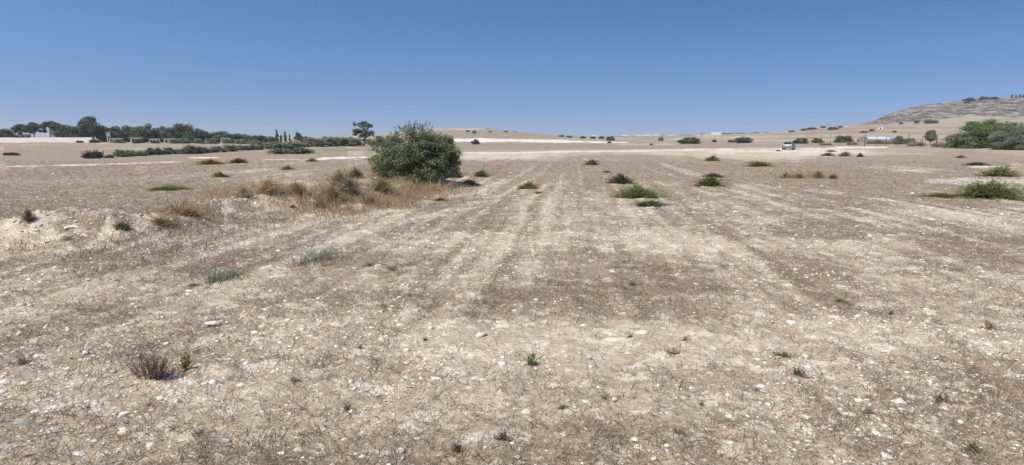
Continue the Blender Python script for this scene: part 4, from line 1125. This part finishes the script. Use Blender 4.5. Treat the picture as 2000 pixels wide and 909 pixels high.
# ------------------------------------------------------------------ silver car
def car():
    x, y, z = at(1551, 293.6)
    root = link('parked_car', None, None, (x, y + 2.0, float(H(np.array([x]), np.array([y + 2]))[0]) - .01))
    root.rotation_euler = (0, 0, math.radians(-32.0))          # nose away from the camera, its right side in view
    sts = [(-2.10, .74, .46, .78), (-2.04, .82, .32, .93), (-1.55, .86, .22, .96), (-.6, .87, .20, .95), (.5, .87, .20, .93), (1.2, .86, .22, .89), (1.75, .82, .25, .78), (2.0, .74, .32, .66), (2.1, .60, .40, .58)]
    def body(b):
        rings = []
        for (yy, hw, z0, z1) in sts:
            zm = z0 + (z1 - z0) * .55
            pts = [(-hw * .86, z0), (-hw * .98, z0 + .08), (-hw, zm), (-hw * .96, z1 - .06), (-hw * .84, z1), (hw * .84, z1), (hw * .96, z1 - .06), (hw, zm), (hw * .98, z0 + .08), (hw * .86, z0)]
            rings.append([b.verts.new((px, yy, pz)) for px, pz in pts])
        n = len(rings[0])
        for i in range(len(rings) - 1):
            for k in range(n): b.faces.new((rings[i][k], rings[i][(k + 1) % n], rings[i + 1][(k + 1) % n], rings[i + 1][k]))
        b.faces.new(rings[0]); b.faces.new(rings[-1][::-1])
    bd = bmo('body', body, 'carpaint', root, smooth=False)
    lv = [(.93, -2.0, 1.10, .78), (1.18, -1.762, .505, .649), (1.35, -1.60, .10, .56), (1.405, -1.34, -.22, .46), (1.42, -.9, -.5, .32)]
    def cabin(b):
        rings = []
        for (zz, ya, yb, hw) in lv:
            c = .10
            pts = [(-hw + c, ya), (hw - c, ya), (hw, ya + c), (hw, yb - c), (hw - c, yb), (-hw + c, yb), (-hw, yb - c), (-hw, ya + c)]
            rings.append([b.verts.new((px, py, zz)) for px, py in pts])
        for i in range(len(rings) - 1):
            for k in range(8): b.faces.new((rings[i][k], rings[i][(k + 1) % 8], rings[i + 1][(k + 1) % 8], rings[i + 1][k]))
        b.faces.new(rings[-1])
    bmo('roof', cabin, 'carpaint', root)
    def quad(*p):
        def f(b):
            a = [Vector(q) for q in p]; nrm = (a[1] - a[0]).cross(a[2] - a[0]).normalized() * .012
            lo = [b.verts.new(q - nrm) for q in a]; hi = [b.verts.new(q + nrm) for q in a]
            b.faces.new(lo[::-1]); b.faces.new(hi)
            for k in range(4): b.faces.new((lo[k], lo[(k + 1) % 4], hi[(k + 1) % 4], hi[k]))
        return f
    bmo('rear_window', quad((-.64, -1.955, 1.0), (.64, -1.955, 1.0), (.47, -1.635, 1.335), (-.47, -1.635, 1.335)), 'glass', root)
    bmo('windscreen', quad((-.62, 1.0, .98), (.62, 1.0, .98), (.50, .12, 1.38), (-.50, .12, 1.38)), 'glass', root)
    for s in (-1, 1):
        for (ya, yb, yc, yd) in ((-1.72, -.82, -.82, -1.50), (-.74, .82, .22, -.74)):
            bmo('side_window', quad((s * .772, ya, .98), (s * .772, yb, .98), (s * .594, yc, 1.32), (s * .594, yd, 1.32)), 'glass', root)
        bmo('tail_light', lambda b: box(b, s * .76 - .10, s * .76 + .06, -2.085, -1.95, .66, .90), 'redlamp', root, bevel=.02)
        bmo('headlight', lambda b: box(b, s * .62 - .14, s * .62 + .12, 1.90, 2.03, .55, .68), 'rim', root, bevel=.02)
        bmo('wing_mirror', lambda b: box(b, s * .93 - .09, s * .93 + .09, .62, .76, .93, 1.07), 'carpaint', root, bevel=.03)
        for yy in (-1.30, 1.28):
            w = link('wheel', None, root, (s * .78, yy, .31))
            def ring(b, r0, wd):
                a = bmesh.ops.create_cone(b, cap_ends=True, segments=20, radius1=r0, radius2=r0, depth=wd)
                bmesh.ops.rotate(b, verts=a['verts'], cent=(0, 0, 0), matrix=__import__('mathutils').Matrix.Rotation(math.pi / 2, 3, 'Y'))
            bmo('tyre', lambda b: ring(b, .31, .20), 'tyre', w, bevel=.015); bmo('rim', lambda b: ring(b, .20, .215), 'rim', w)
    bmo('bumper', lambda b: box(b, -.80, .80, -2.17, -1.98, .36, .58), 'carpaint', root, bevel=.05)
    bmo('bumper_lip', lambda b: box(b, -.74, .74, -2.15, -1.9, .22, .355), 'blackplastic', root, bevel=.03)
    bmo('number_plate', lambda b: box(b, -.26, .26, -2.125, -2.06, .68, .79), 'plate', root)
    tag(root, 'silver hatchback parked with its back turned on pale ground', 'car')
car()

# ------------------------------------------------------------------ camera, sun, sky
cam = bpy.data.cameras.new('camera'); co = bpy.data.objects.new('camera', cam); COL.objects.link(co)
co.location = (0, 0, CAMH); co.rotation_euler = (math.pi / 2 - PIT, 0, 0)
cam.sensor_fit = 'HORIZONTAL'; cam.sensor_width = 36; cam.lens = 36 * F / 2000; cam.clip_start = .1; cam.clip_end = 8000
sc.camera = co

ELEV, AZ = math.radians(54), math.radians(-132)
S = Vector((math.sin(AZ) * math.cos(ELEV), math.cos(AZ) * math.cos(ELEV), math.sin(ELEV)))
sun = bpy.data.lights.new('sun', 'SUN'); so = bpy.data.objects.new('sun', sun); COL.objects.link(so)
sun.energy = 4.95; sun.angle = math.radians(.53); sun.color = (1, .932, .84)
so.rotation_euler = S.to_track_quat('Z', 'Y').to_euler(); so.location = (-20, -10, 40)

w = bpy.data.worlds.new('World'); sc.world = w; w.use_nodes = True
nt = w.node_tree; bg = nt.nodes['Background']
sk = nt.nodes.new('ShaderNodeTexSky'); sk.sky_type = 'NISHITA'; sk.sun_disc = False
sk.sun_elevation = ELEV; sk.sun_rotation = AZ; sk.altitude = 100; sk.air_density = 1.0; sk.dust_density = 1.5; sk.ozone_density = 3.0
tc = nt.nodes.new('ShaderNodeTexCoord'); sp = nt.nodes.new('ShaderNodeSeparateXYZ'); cb = nt.nodes.new('ShaderNodeCombineXYZ')
mz = nt.nodes.new('ShaderNodeMath'); mz.operation = 'MULTIPLY_ADD'; mz.inputs[1].default_value = 2.5; mz.inputs[2].default_value = .105
mq = nt.nodes.new('ShaderNodeMath'); mq.operation = 'MAXIMUM'; mq.inputs[1].default_value = .09
nt.links.new(tc.outputs['Generated'], sp.inputs[0]); nt.links.new(sp.outputs[0], cb.inputs[0]); nt.links.new(sp.outputs[1], cb.inputs[1])
nt.links.new(sp.outputs[2], mz.inputs[0]); nt.links.new(mz.outputs[0], mq.inputs[0]); nt.links.new(mq.outputs[0], cb.inputs[2])
nt.links.new(cb.outputs[0], sk.inputs['Vector'])
mc = nt.nodes.new('ShaderNodeMix'); mc.data_type = 'RGBA'; mc.blend_type = 'MULTIPLY'; mc.inputs['Factor'].default_value = 1
tr = nt.nodes.new('ShaderNodeValToRGB'); nt.links.new(sp.outputs[2], tr.inputs[0])       # clear-air tint: deeper blue with height
te = tr.color_ramp.elements; te.new(.13); te[0].position = .02; te[2].position = .24
for e, c in zip(te, ((.84, .84, .925), (.82, 1.04, 1.21), (.59, 1.02, 1.27))): e.color = (*c, 1)
nt.links.new(tr.outputs[0], mc.inputs[7])
nt.links.new(sk.outputs[0], mc.inputs[6]); nt.links.new(mc.outputs[2], bg.inputs['Color']); bg.inputs['Strength'].default_value = .132
# thin dry-season haze between the ground and the clear sky above
bm = bmesh.new(); box(bm, -4200, 4200, -500, 3400, -12, 75); me = bpy.data.meshes.new('haze'); bm.to_mesh(me); bm.free()
hm = bpy.data.materials.new('haze'); hm.use_nodes = True; hn = hm.node_tree.nodes; hn.remove(hn['Principled BSDF'])
pv = hn.new('ShaderNodeVolumePrincipled'); pv.inputs['Color'].default_value = (.95, .95, .97, 1); pv.inputs['Density'].default_value = .00022; pv.inputs['Anisotropy'].default_value = .2
hm.node_tree.links.new(pv.outputs[0], hn['Material Output'].inputs['Volume']); me.materials.append(hm)
tag(link('haze', me), 'thin pale haze over the far hills', 'haze', kind='stuff')

vs = sc.view_settings
vs.view_transform = 'Standard'; vs.look = 'None'; vs.exposure = .1; vs.gamma = 1; vs.use_curve_mapping = False
sc.render.engine = 'CYCLES'
sc.cycles.max_bounces = 6; sc.cycles.transparent_max_bounces = 4
